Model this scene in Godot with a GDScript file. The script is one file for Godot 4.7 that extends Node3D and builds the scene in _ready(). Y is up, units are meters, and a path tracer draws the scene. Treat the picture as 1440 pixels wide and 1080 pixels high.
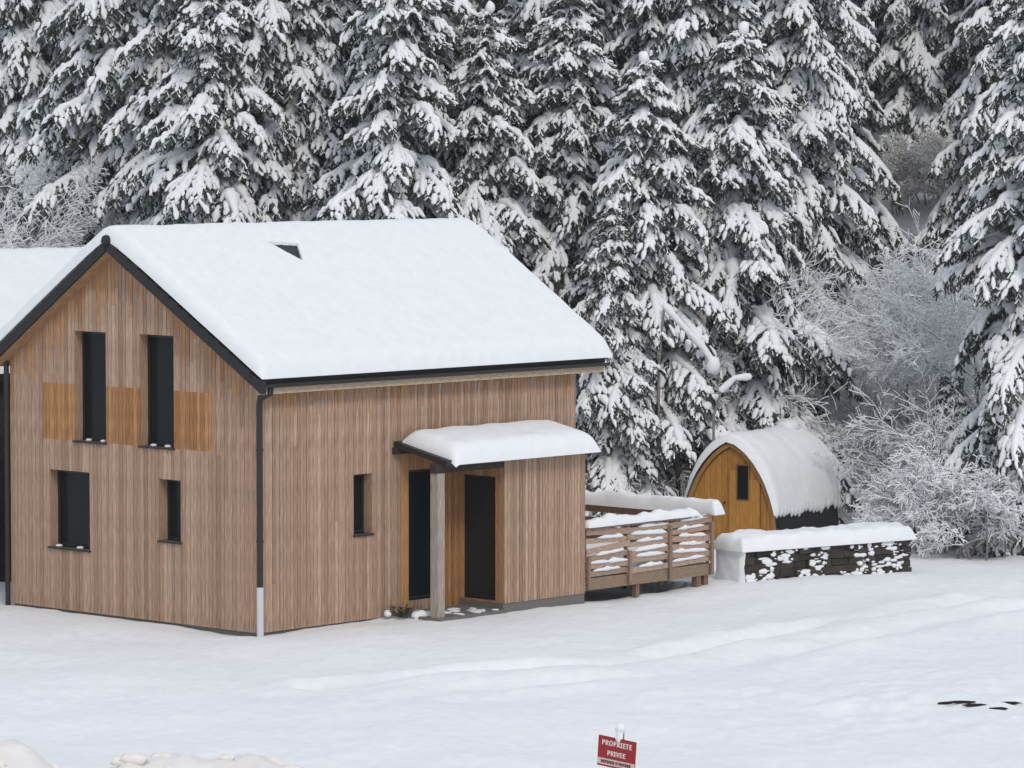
extends Node3D
# A timber house, a deck and a camping pod in deep snow in front of a spruce slope, under an overcast sky.

const TH := 0.73932          # how far the house is turned from the camera's axis (42.36 degrees)
const CORNER := Vector3(-4.432, 0.0, 0.0)   # foot of the house corner nearest to the camera
const CAM := Vector3(0.0, 8.712, 67.9)
const FPX := 5500.0          # focal length in pixels of the 1440 px wide photograph
const HORIZON := 188.0

var M := {}
var noise := FastNoiseLite.new()
var fine := FastNoiseLite.new()
var rng := RandomNumberGenerator.new()
var counts := {}

# ------------------------------------------------------------------ mesh buffer
class Buf:
	var V := PackedVector3Array()
	var N := PackedVector3Array()
	var C := PackedColorArray()
	var I := PackedInt32Array()
	var col := Color(1, 1, 1)
	func quad(a: Vector3, b: Vector3, c: Vector3, d: Vector3, o: Vector3) -> void:
		var n := (c - a).cross(b - a)
		if n.length_squared() < 1e-14: n = (d - a).cross(c - a)
		n = n.normalized()
		var k := V.size()
		if n.dot(o) < 0.0:
			n = -n
			V.append(a); V.append(d); V.append(c); V.append(b)
		else:
			V.append(a); V.append(b); V.append(c); V.append(d)
		for i in 4:
			N.append(n); C.append(col)
		I.append(k); I.append(k + 1); I.append(k + 2); I.append(k); I.append(k + 2); I.append(k + 3)
	func box(c: Vector3, s: Vector3, b := Basis()) -> void:
		var h := s * 0.5
		var p := []
		for i in 8:
			p.append(c + b * Vector3(h.x if i & 1 else -h.x, h.y if i & 2 else -h.y, h.z if i & 4 else -h.z))
		quad(p[0], p[2], p[6], p[4], -b.x); quad(p[1], p[3], p[7], p[5], b.x)
		quad(p[0], p[1], p[5], p[4], -b.y); quad(p[2], p[3], p[7], p[6], b.y)
		quad(p[0], p[1], p[3], p[2], -b.z); quad(p[4], p[5], p[7], p[6], b.z)
	func span(a: Vector3, b: Vector3) -> void:   # box from corner to corner
		box((a + b) * 0.5, (b - a).abs())
	func hexa(p: Array) -> void:                 # eight free corners, in the order of box()
		var m := Vector3.ZERO
		for q in p: m += q / 8.0
		for f in [[0, 2, 6, 4], [1, 3, 7, 5], [0, 1, 5, 4], [2, 3, 7, 6], [0, 1, 3, 2], [4, 5, 7, 6]]:
			quad(p[f[0]], p[f[1]], p[f[2]], p[f[3]], (p[f[0]] + p[f[1]] + p[f[2]] + p[f[3]]) * 0.25 - m)
	func prism(poly: PackedVector2Array, z0: float, z1: float) -> void:   # convex outline in x and y, drawn out along z
		var n := poly.size()
		var m := Vector2.ZERO
		for q in poly: m += q / n
		for i in n:
			var a := poly[i]
			var b := poly[(i + 1) % n]
			var o := (a + b) * 0.5 - m
			var e := (b - a).orthogonal()
			if e.dot(o) < 0: e = -e
			quad(Vector3(a.x, a.y, z0), Vector3(b.x, b.y, z0), Vector3(b.x, b.y, z1), Vector3(a.x, a.y, z1), Vector3(e.x, e.y, 0))
		for i in range(1, n - 1):
			for z in [z0, z1]:
				var o := Vector3(0, 0, 1 if z == maxf(z0, z1) else -1)
				quad(Vector3(poly[0].x, poly[0].y, z), Vector3(poly[i].x, poly[i].y, z), Vector3(poly[i + 1].x, poly[i + 1].y, z), Vector3(poly[i + 1].x, poly[i + 1].y, z), o)
	func tube(pts: PackedVector3Array, rad: PackedFloat32Array, sides: int, squash := 1.0, up0 := Vector3.UP) -> void:
		var n := pts.size()
		var base := V.size()
		for i in n:
			var t := (pts[mini(i + 1, n - 1)] - pts[maxi(i - 1, 0)]).normalized()
			var s := t.cross(up0)
			if s.length_squared() < 1e-4: s = t.cross(Vector3(1, 0, 0.3))
			s = s.normalized()
			var u := s.cross(t)
			for k in sides:
				var a := TAU * k / sides
				var d := s * cos(a) + u * (sin(a) * squash)
				V.append(pts[i] + d * rad[i])
				N.append((s * cos(a) + u * (sin(a) / squash)).normalized())
				C.append(col)
		for i in n - 1:
			for k in sides:
				var a := base + i * sides + k
				var b := base + i * sides + (k + 1) % sides
				I.append(a); I.append(b); I.append(a + sides)
				I.append(b); I.append(b + sides); I.append(a + sides)
		for e in [0, n - 1]:
			var c := V.size()
			var t := (pts[1] - pts[0]) if e == 0 else (pts[n - 1] - pts[n - 2])
			t = t.normalized() * (-1.0 if e == 0 else 1.0)
			V.append(pts[e] + t * rad[e] * 0.6); N.append(t); C.append(col)
			for k in sides:
				var a: int = base + e * sides + k
				var b: int = base + e * sides + (k + 1) % sides
				if e == 0: I.append(b); I.append(a); I.append(c)
				else: I.append(a); I.append(b); I.append(c)
	func grid(w: int, h: int, P: PackedVector3Array) -> void:    # smooth sheet, row by row
		var base := V.size()
		for j in h:
			for i in w:
				var dx := P[j * w + mini(i + 1, w - 1)] - P[j * w + maxi(i - 1, 0)]
				var dz := P[mini(j + 1, h - 1) * w + i] - P[maxi(j - 1, 0) * w + i]
				var n := dz.cross(dx)
				V.append(P[j * w + i]); N.append(n.normalized() if n.length_squared() > 1e-16 else Vector3.UP); C.append(col)
		for j in h - 1:
			for i in w - 1:
				var a := base + j * w + i
				I.append(a); I.append(a + 1); I.append(a + w)
				I.append(a + 1); I.append(a + w + 1); I.append(a + w)
	func mesh(mat: Material) -> ArrayMesh:
		var arr := []
		arr.resize(Mesh.ARRAY_MAX)
		arr[Mesh.ARRAY_VERTEX] = V; arr[Mesh.ARRAY_NORMAL] = N; arr[Mesh.ARRAY_COLOR] = C; arr[Mesh.ARRAY_INDEX] = I
		var m := ArrayMesh.new()
		m.add_surface_from_arrays(Mesh.PRIMITIVE_TRIANGLES, arr)
		m.surface_set_material(0, mat)
		return m

# ------------------------------------------------------------------ naming
func numbered(parent: Node, called: String) -> String:
	var key := str(parent.get_instance_id()) + called
	counts[key] = counts.get(key, -1) + 1
	return called if counts[key] == 0 else "%s_%03d" % [called, counts[key]]

func put(called: String, b: Buf, mat: Material, parent: Node = self) -> MeshInstance3D:
	return put_mesh(called, b.mesh(mat), parent)

func put_mesh(called: String, m: Mesh, parent: Node = self) -> MeshInstance3D:
	var o := MeshInstance3D.new()
	o.mesh = m
	o.name = numbered(parent, called)
	o.cast_shadow = GeometryInstance3D.SHADOW_CASTING_SETTING_ON
	parent.add_child(o, true)
	return o

func tag(o: Node, label: String, category: String, group := "", kind := "") -> void:
	if label: o.set_meta("label", label)
	if category: o.set_meta("category", category)
	if group: o.set_meta("group", group)
	if kind: o.set_meta("kind", kind)

func thing(called: String, label: String, category: String, at := Vector3.ZERO, turn := 0.0, group := "") -> Node3D:
	var o := Node3D.new()
	o.name = numbered(self, called)
	add_child(o, true)
	o.position = at
	o.rotation.y = turn
	tag(o, label, category, group)
	return o

# ------------------------------------------------------------------ materials
func noise_tex(freq: float, c0: Color, c1: Color, sz := 512, oct := 4, kind := FastNoiseLite.TYPE_SIMPLEX_SMOOTH) -> ImageTexture:
	var n := FastNoiseLite.new()
	n.seed = 11; n.frequency = freq; n.fractal_octaves = oct; n.noise_type = kind
	var img := n.get_seamless_image(sz, sz)
	var out := Image.create(sz, sz, false, Image.FORMAT_RGB8)
	for y in sz:
		for x in sz:
			out.set_pixel(x, y, c0.lerp(c1, img.get_pixel(x, y).r))
	out.generate_mipmaps()
	return ImageTexture.create_from_image(out)

func normal_tex(freq: float, strength: float, sz := 512) -> ImageTexture:
	var n := FastNoiseLite.new()
	n.seed = 5; n.frequency = freq; n.fractal_octaves = 5
	var img := n.get_seamless_image(sz, sz)
	img.convert(Image.FORMAT_RGB8)
	img.bump_map_to_normal_map(strength)
	img.generate_mipmaps()
	return ImageTexture.create_from_image(img)

func lin(r: float, g: float, b: float) -> Color:
	return Color(r, g, b).linear_to_srgb()

func mat(c: Color, rough := 0.8, vertex := false) -> StandardMaterial3D:
	var m := StandardMaterial3D.new()
	m.albedo_color = c.linear_to_srgb()
	m.roughness = rough
	m.vertex_color_use_as_albedo = vertex
	m.cull_mode = BaseMaterial3D.CULL_DISABLED
	return m

func make_materials() -> void:
	var snow_n := normal_tex(0.02, 3.0)
	var snow := mat(Color(0.88, 0.89, 0.905), 0.75)
	snow.albedo_texture = noise_tex(0.012, Color(0.955, 0.958, 0.965), Color(1, 1, 1))
	snow.normal_enabled = true; snow.normal_texture = snow_n; snow.normal_scale = 0.35
	snow.uv1_triplanar = true; snow.uv1_world_triplanar = true; snow.uv1_scale = Vector3.ONE * 0.55
	M.snow = snow
	var ground: StandardMaterial3D = snow.duplicate()
	ground.vertex_color_use_as_albedo = true
	ground.normal_scale = 0.6; ground.uv1_scale = Vector3.ONE * 0.4
	M.ground = ground
	var old: StandardMaterial3D = snow.duplicate()
	old.albedo_color = lin(0.88, 0.84, 0.80)
	old.normal_scale = 0.9
	M.old_snow = old
	M.tree_snow = mat(Color(0.87, 0.88, 0.90), 0.8)
	M.needles = mat(Color(1, 1, 1), 0.75, true)
	M.bark = mat(Color(0.085, 0.07, 0.06), 0.9)
	M.twig = mat(Color(0.21, 0.195, 0.185), 0.9)
	M.leaf = mat(Color(1, 1, 1), 0.9, true)
	var wood := mat(Color(1, 1, 1), 0.85, true)        # the boards carry their own tone; the texture is grain along the height
	wood.albedo_texture = noise_tex(0.03, Color(0.67, 0.645, 0.62), Color(1, 1, 1), 512, 5)
	wood.uv1_triplanar = true; wood.uv1_scale = Vector3(3.2, 0.16, 3.2)
	M.wood = wood
	var wood_h: StandardMaterial3D = wood.duplicate()
	wood_h.uv1_scale = Vector3(0.4, 4.0, 0.4)
	M.wood_h = wood_h
	M.dark = mat(Color(0.018, 0.017, 0.017), 0.55)
	M.tile = mat(Color(0.014, 0.013, 0.015), 0.7)
	M.behind = mat(Color(0.02, 0.018, 0.016), 0.95)
	var glass := mat(Color(0.008, 0.011, 0.012), 0.16)
	glass.metallic_specular = 0.28
	M.glass = glass
	M.frame = mat(Color(0.012, 0.013, 0.014), 0.5)
	M.cream = mat(Color(0.50, 0.40, 0.29), 0.8)
	M.zinc = mat(Color(0.58, 0.60, 0.62), 0.45)
	var conc := mat(Color(0.26, 0.25, 0.23), 0.95)
	conc.albedo_texture = noise_tex(0.05, Color(0.6, 0.6, 0.6), Color(1, 1, 1))
	conc.uv1_triplanar = true; conc.uv1_scale = Vector3.ONE * 1.2
	M.concrete = conc
	var stone := mat(Color(1, 1, 1), 0.95, true)
	stone.albedo_texture = noise_tex(0.06, Color(0.45, 0.43, 0.4), Color(1, 1, 1))
	stone.uv1_triplanar = true; stone.uv1_world_triplanar = true; stone.uv1_scale = Vector3.ONE * 1.6
	M.stone = stone
	M.red = mat(Color(0.30, 0.008, 0.010), 0.45)
	M.letter = mat(Color(0.78, 0.62, 0.60), 0.6)
	M.strip = mat(Color(0.62, 0.50, 0.44), 0.6)
	M.letter_dark = mat(Color(0.10, 0.03, 0.03), 0.6)

# ------------------------------------------------------------------ helpers for places
func spot(px: float, depth: float) -> Vector3:      # a place on the ground at that distance from the camera
	var x := (px - 720.0) / FPX * depth
	var z := CAM.z - depth
	return Vector3(x, height(x, z), z)

func bump(d: float, w: float) -> float:
	return exp(-d * d / (w * w))

func seg_dist(p: Vector2, a: Vector2, b: Vector2) -> float:
	var t := clampf((p - a).dot(b - a) / (b - a).length_squared(), 0, 1)
	return p.distance_to(a + (b - a) * t)

var tracks := [
	[[-3.2, 6.6], [-1.4, 5.3], [0.4, 4.8], [1.6, 3.9], [3.0, 2.0], [5.2, -0.9], [8.5, -4.4]],
	[[-2.4, 8.1], [-0.4, 6.9], [1.4, 6.2], [2.8, 5.1], [4.3, 3.0], [6.5, 0.2], [9.6, -3.2]],
]

func height(x: float, z: float) -> float:
	var h := 0.0
	var hill := maxf(0.0, -15.5 - z)
	h += 0.30 * hill * smoothstep(0.0, 6.0, hill)
	var far := maxf(0.0, -42.0 - z)
	h += 0.32 * minf(far, 90.0)
	h += 0.35 * noise.get_noise_2d(x * 4.0, z * 4.0) * smoothstep(3.0, 12.0, hill) * 4.0
	# the meadow rises again towards the viewer's side of the valley
	var near := maxf(0.0, z - 15.5)
	h += 0.10 * minf(near, 60.0)
	var d := Vector2(x - 0.0, z + 2.0).length()
	h += noise.get_noise_2d(x * 6.0 + 40.0, z * 6.0) * 0.20 * smoothstep(1.0, 5.0, d)
	if absf(x) < 16.0 and z > -18.0 and z < 32.0:
		h += fine.get_noise_2d(x * 22.0, z * 22.0) * 0.024
		h += fine.get_noise_2d(x * 75.0, z * 75.0) * 0.010
		var p := Vector2(x, z)
		for k in 2:
			var best := 99.0
			var w := p + Vector2(noise.get_noise_2d(x * 14.0, z * 14.0), noise.get_noise_2d(z * 14.0, x * 14.0)) * 0.45
			for i in tracks[k].size() - 1:
				best = minf(best, seg_dist(w, Vector2(tracks[k][i][0], tracks[k][i][1]), Vector2(tracks[k][i + 1][0], tracks[k][i + 1][1])))
			h += (-0.075 * bump(best, 0.30) + 0.06 * bump(best - 0.62, 0.36)) * (0.8 + 1.0 * noise.get_noise_2d(x * 9.0 + 80.0 * k, z * 9.0)) * (1.7 if k == 0 else 1.0)
		# trodden snow on the right
		var tr := bump(Vector2((x - 6.0) / 1.0, (z - 8.5) / 1.2).length(), 3.0)
		h += tr * 0.10 * fine.get_noise_2d(x * 34.0 + 9.0, z * 30.0)
		# the ploughed bank by the road
		var prof := 0.0
		prof = maxf(prof, 0.74 * smoothstep(-5.0, -6.2, x))
		prof = maxf(prof, 0.66 * smoothstep(-5.1, -4.7, x) * smoothstep(-1.2, -3.4, x))
		prof = maxf(prof, 0.42 * smoothstep(0.2, -1.8, x))
		var lump := 0.0
		if prof > 0.0:
			lump = 0.14 * fine.get_noise_2d(x * 26.0, z * 26.0) + 0.20 * absf(fine.get_noise_2d(x * 55.0, z * 55.0 + 70.0))
		h += (prof + lump * clampf(prof, 0, 1)) * bump(z - 20.3, 1.5)
		# hollow and drift along the house
		var q := p - Vector2(CORNER.x, CORNER.z)
		var lx := q.x * cos(TH) + q.y * sin(TH)
		var lz := -q.x * sin(TH) + q.y * cos(TH)
		h += -0.10 * bump(lz - 0.1, 0.9) * smoothstep(0.2, -0.8, lx) * smoothstep(-8.0, -6.0, lx)
		h += -0.05 * bump(lx - 0.2, 0.7) * smoothstep(0.5, 0.0, lz) * smoothstep(-3.4, -2.6, lz)
		if lx < 0.9 and lx > -0.3 and lz < -3.55 and lz > -5.2: h -= 0.22 * smoothstep(0.95, 0.7, lx)
		if lx < 0.9 and lx > -2.2 and lz < -7.5 and lz > -11.0: h -= 0.25 * smoothstep(0.9, 0.3, lx)
	return h

func build_ground() -> void:
	var xs := PackedFloat32Array()
	var zs := PackedFloat32Array()
	for v in [-900.0, -500.0, -250.0, -140.0, -90.0, -60.0, -45.0, -35.0, -28.0, -23.0, -19.0, -16.0, -13.5, -11.5]: xs.append(v)
	for i in 166: xs.append(-10.0 + i * 0.125)
	for v in [11.5, 13.5, 16.0, 19.0, 23.0, 28.0, 35.0, 45.0, 60.0, 90.0, 140.0, 250.0, 500.0, 900.0]: xs.append(v)
	for v in [-1500.0, -800.0, -400.0, -220.0, -150.0, -120.0, -100.0, -85.0, -75.0, -65.0, -57.0, -50.0, -45.0, -41.0]: zs.append(v)
	for i in 26: zs.append(-40.0 + i * 1.0)
	for i in 302: zs.append(-14.0 + i * 0.125)
	for v in [25.0, 27.0, 30.0, 34.0, 40.0, 50.0, 65.0, 90.0, 150.0, 300.0, 800.0]: zs.append(v)
	var P := PackedVector3Array()
	for z in zs:
		for x in xs: P.append(Vector3(x, height(x, z), z))
	var b := Buf.new()
	b.grid(xs.size(), zs.size(), P)
	# old ploughed snow mixed with road grit is a little warmer
	for i in b.V.size():
		var v := b.V[i]
		var c := Color(1, 1, 1)
		if absf(v.x) < 20 and v.z > 17.0 and v.z < 30.0:
			var k := smoothstep(17.6, 18.6, v.z + fine.get_noise_2d(v.x * 30.0, v.z * 30.0)) * smoothstep(0.6, -0.8, v.x + fine.get_noise_2d(v.z * 25.0, v.x * 25.0))
			k *= 0.5 + 0.5 * smoothstep(-0.35, 0.35, fine.get_noise_2d(v.x * 40.0 + 7.0, v.z * 40.0))
			c = c.lerp(Color(0.975, 0.90, 0.835), k)
		b.C[i] = c
	var g := put("snow_ground", b, M.ground)
	tag(g, "deep snow over the meadow and up the wooded slope", "", "", "structure")

# a lying blanket of snow over the rectangle x0..x1, z0..z1; base gives the surface it lies on
func snow_sheet(x0: float, x1: float, z0: float, z1: float, base: Callable, T: float, r: float, step: float, rough: float, keep = null, extra := []) -> Buf:
	var xs := []
	var zs := []
	for e in [[x0, x1, xs, 0], [z0, z1, zs, 1]]:
		var w: float = e[1] - e[0]
		var rr := minf(r, w * 0.48)
		for i in 7: e[2].append(e[0] + rr * (1.0 - cos(i * PI / 12.0)))
		var n := maxi(1, int(ceil((w - 2.0 * rr) / step)))
		for i in range(1, n): e[2].append(e[0] + rr + (w - 2.0 * rr) * i / n)
		for i in 7: e[2].append(e[1] - rr * (1.0 - cos((6 - i) * PI / 12.0)))
		if e[3] < extra.size():
			for v in extra[e[3]]: e[2].append(v)
			e[2].sort()
	var P := PackedVector3Array()
	var Q := PackedVector3Array()
	for z in zs:
		for x in xs:
			var dx := minf(x - x0, x1 - x)
			var dz := minf(z - z0, z1 - z)
			var rx := minf(r, (x1 - x0) * 0.48)
			var rz := minf(r, (z1 - z0) * 0.48)
			var fx := sqrt(maxf(0.0, 1.0 - pow(1.0 - clampf(dx / rx, 0, 1), 2.0)))
			var fz := sqrt(maxf(0.0, 1.0 - pow(1.0 - clampf(dz / rz, 0, 1), 2.0)))
			var t := T * fx * fz * (1.0 + rough * (noise.get_noise_2d(x * 45.0 + T * 900.0, z * 45.0) + 0.6 * fine.get_noise_2d(x * 60.0, z * 60.0)))
			if keep != null: t *= keep.call(x, z)
			var wob := rough * 0.35
			var ex: float = x + wob * noise.get_noise_2d(z * 60.0, x0 * 37.0) * (1.0 - smoothstep(0.0, rx * 1.2, dx)) * T
			var ez: float = z + wob * noise.get_noise_2d(x * 60.0, z0 * 37.0) * (1.0 - smoothstep(0.0, rz * 1.2, dz)) * T
			var y: float = base.call(x, z)
			P.append(Vector3(ex, y + t, ez)); Q.append(Vector3(ex, y - 0.004, ez))
	var b := Buf.new()
	b.grid(xs.size(), zs.size(), P)
	b.grid(xs.size(), zs.size(), Q)
	return b

# a lump of snow
func lump(c: Vector3, r: Vector3, sd: float, b: Buf = null, nu := 12, nv := 8) -> Buf:
	if b == null: b = Buf.new()
	var P := PackedVector3Array()
	for j in nv + 1:
		for i in nu + 1:
			var a := -TAU * (i % nu) / nu
			var e := PI * j / nv
			var d := Vector3(cos(a) * sin(e), cos(e), sin(a) * sin(e))
			var k := 1.0 + 0.35 * noise.get_noise_3d(d.x * 60.0 + sd * 91.0, d.y * 60.0, d.z * 60.0 + sd * 13.0)
			P.append(c + d * r * k)
	var n0 := b.V.size()
	b.grid(nu + 1, nv + 1, P)
	for i in range(n0, b.V.size()):
		var d := (b.V[i] - c) / r
		b.N[i] = (d / r).normalized()
	return b

# ------------------------------------------------------------------ timber
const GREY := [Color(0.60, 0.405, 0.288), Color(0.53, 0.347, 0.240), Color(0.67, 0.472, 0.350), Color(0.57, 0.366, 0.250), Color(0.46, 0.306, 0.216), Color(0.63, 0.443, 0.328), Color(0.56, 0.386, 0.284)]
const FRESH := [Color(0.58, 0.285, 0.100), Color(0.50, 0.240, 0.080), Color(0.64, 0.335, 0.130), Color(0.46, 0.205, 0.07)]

# one upright board: front at +z, from x0 to x1, with bands [[y, colour], ...] from the bottom up; the two top corners follow the roof
func board(x0: float, x1: float, y0: float, ya: float, yb: float, t: float, bands: Array) -> Buf:
	var b := Buf.new()
	var y := y0
	var ym := minf(ya, yb)
	for k in bands.size():
		var y2: float = bands[k][0]
		b.col = bands[k][1]
		var last := k == bands.size() - 1 or y2 >= ym
		var l := ya if last else y2
		var r := yb if last else y2
		b.hexa([Vector3(x0, y, -t), Vector3(x1, y, -t), Vector3(x0, l, -t), Vector3(x1, r, -t), Vector3(x0, y, 0), Vector3(x1, y, 0), Vector3(x0, l, 0), Vector3(x1, r, 0)])
		if last: break
		y = y2
	return b

# clads a wall that lies in the plane z = 0 of node, x from a to c; holes are [x0, x1, y0, y1]
func clad(node: Node3D, a: float, c: float, y0: Callable, top: Callable, holes: Array, width: float, tone: Callable, called := "board") -> void:
	var cuts := [a]
	var x := a
	while x < c - width * 0.6:
		x += width * rng.randf_range(0.86, 1.14)
		cuts.append(minf(x, c))
	cuts[cuts.size() - 1] = c
	for h in holes:
		for e in [h[0], h[1]]:
			var best := 0
			for i in cuts.size():
				if absf(cuts[i] - e) < absf(cuts[best] - e): best = i
			cuts[best] = e
	for i in cuts.size() - 1:
		var l: float = cuts[i] + 0.004
		var r: float = cuts[i + 1] - 0.004
		if r - l < 0.02: continue
		var m := (l + r) * 0.5
		var pieces := []
		var y: float = y0.call(m)
		var hs := []
		for h in holes:
			if m > h[0] and m < h[1]: hs.append(h)
		hs.sort_custom(func(p, q): return p[2] < q[2])
		for h in hs:
			if h[2] - y > 0.03: pieces.append([y, h[2], h[2]])
			y = h[3]
		pieces.append([y, top.call(l), top.call(r)])
		var lay := rng.randf_range(-0.004, 0.004)
		var seed_i := rng.randi()
		for p in pieces:
			if minf(p[1], p[2]) - p[0] < 0.02: continue
			var o := put(called, board(l, r, p[0], p[1], p[2], 0.022, tone.call(m, p[0], minf(p[1], p[2]), seed_i)), M.wood, node)
			o.position.z = lay

func vary(c: Color, k: float) -> Color:
	return Color(c.r * k, c.g * k, c.b * k)

# weathered larch: grey below, with the brown it still has where the eaves kept the rain off, and the joints of the lengths of board
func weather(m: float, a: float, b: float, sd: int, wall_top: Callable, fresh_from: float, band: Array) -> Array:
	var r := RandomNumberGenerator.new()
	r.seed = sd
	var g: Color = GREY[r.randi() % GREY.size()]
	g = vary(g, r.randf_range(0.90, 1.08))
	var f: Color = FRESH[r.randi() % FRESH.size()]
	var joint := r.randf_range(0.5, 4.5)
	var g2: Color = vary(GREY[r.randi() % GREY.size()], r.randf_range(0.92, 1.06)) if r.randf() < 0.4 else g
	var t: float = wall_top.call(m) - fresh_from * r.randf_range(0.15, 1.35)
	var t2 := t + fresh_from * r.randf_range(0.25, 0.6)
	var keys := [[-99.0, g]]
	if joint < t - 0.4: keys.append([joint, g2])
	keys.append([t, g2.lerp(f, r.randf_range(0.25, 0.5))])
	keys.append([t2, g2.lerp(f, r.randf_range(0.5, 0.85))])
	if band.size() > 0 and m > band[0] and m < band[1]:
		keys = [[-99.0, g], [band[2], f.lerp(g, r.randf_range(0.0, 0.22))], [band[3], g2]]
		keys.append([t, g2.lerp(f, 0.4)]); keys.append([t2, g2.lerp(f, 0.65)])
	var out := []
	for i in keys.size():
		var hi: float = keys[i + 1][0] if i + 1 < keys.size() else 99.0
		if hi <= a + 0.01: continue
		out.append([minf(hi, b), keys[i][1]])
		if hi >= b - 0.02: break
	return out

# a window or door set back in its opening, in the plane z = 0 of its node, seen from +z
func opening(parent: Node3D, called: String, h: Array, depth: float, reveal: Color, sill: bool, lumps: Array, door := false) -> Node3D:
	var w := Buf.new()
	var f := 0.055
	var z := -depth
	w.span(Vector3(h[0], h[2], z - 0.05), Vector3(h[0] + f, h[3], z)); w.span(Vector3(h[1] - f, h[2], z - 0.05), Vector3(h[1], h[3], z))
	w.span(Vector3(h[0] + f, h[3] - f, z - 0.05), Vector3(h[1] - f, h[3], z)); w.span(Vector3(h[0] + f, h[2], z - 0.05), Vector3(h[1] - f, h[2] + f, z))
	var o := put(called, w, M.frame, parent)
	var p := Buf.new()
	p.span(Vector3(h[0] + f, h[2] + f, z - 0.04), Vector3(h[1] - f, h[3] - f, z - 0.02))
	put("panel" if door else "pane", p, M.glass if not door else M.frame, o)
	var v := Buf.new()
	v.col = reveal
	v.span(Vector3(h[0] - 0.02, h[2], z), Vector3(h[0], h[3], -0.023)); v.span(Vector3(h[1], h[2], z), Vector3(h[1] + 0.02, h[3], -0.023))
	v.span(Vector3(h[0] - 0.02, h[3], z), Vector3(h[1] + 0.02, h[3] + 0.02, -0.023))
	put("reveal", v, M.wood, o)
	if sill:
		var s := Buf.new()
		s.span(Vector3(h[0] - 0.02, h[2] - 0.035, z), Vector3(h[1] + 0.03, h[2] - 0.002, 0.04))
		put("sill", s, M.dark, o)
	for l in lumps:
		put("snow_lump", lump(Vector3(l[0], h[2] + 0.012, -0.10), Vector3(l[1] * 1.2, 0.028, 0.06), l[0]), M.snow, o)
	if door:
		var k := Buf.new()
		k.span(Vector3(h[1] - 0.14, h[2] + 1.02, z), Vector3(h[1] - 0.11, h[2] + 1.06, z + 0.05)); k.span(Vector3(h[1] - 0.25, h[2] + 1.025, z + 0.05), Vector3(h[1] - 0.11, h[2] + 1.055, z + 0.07))
		put("handle", k, M.dark, o)
	return o

const RX := -3.57      # ridge
const RY := 6.80
const SL := 0.60       # the near slope
const SLF := 0.68      # the slope away from the camera

func roof_top(x: float) -> float:
	return RY - (SL if x > RX else SLF) * absf(x - RX)

# the far verge is not quite square to the ridge
func skew(b: Buf) -> Buf:
	for i in b.V.size():
		var v := b.V[i]
		if v.z < -4.0:
			var k := lerpf(-0.20, 0.12, clampf((v.x - RX) / 3.9, 0.0, 1.0)) if v.x > RX else -0.20
			b.V[i].z = v.z + k * (-4.0 - v.z) / 5.0
	return b

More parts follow.
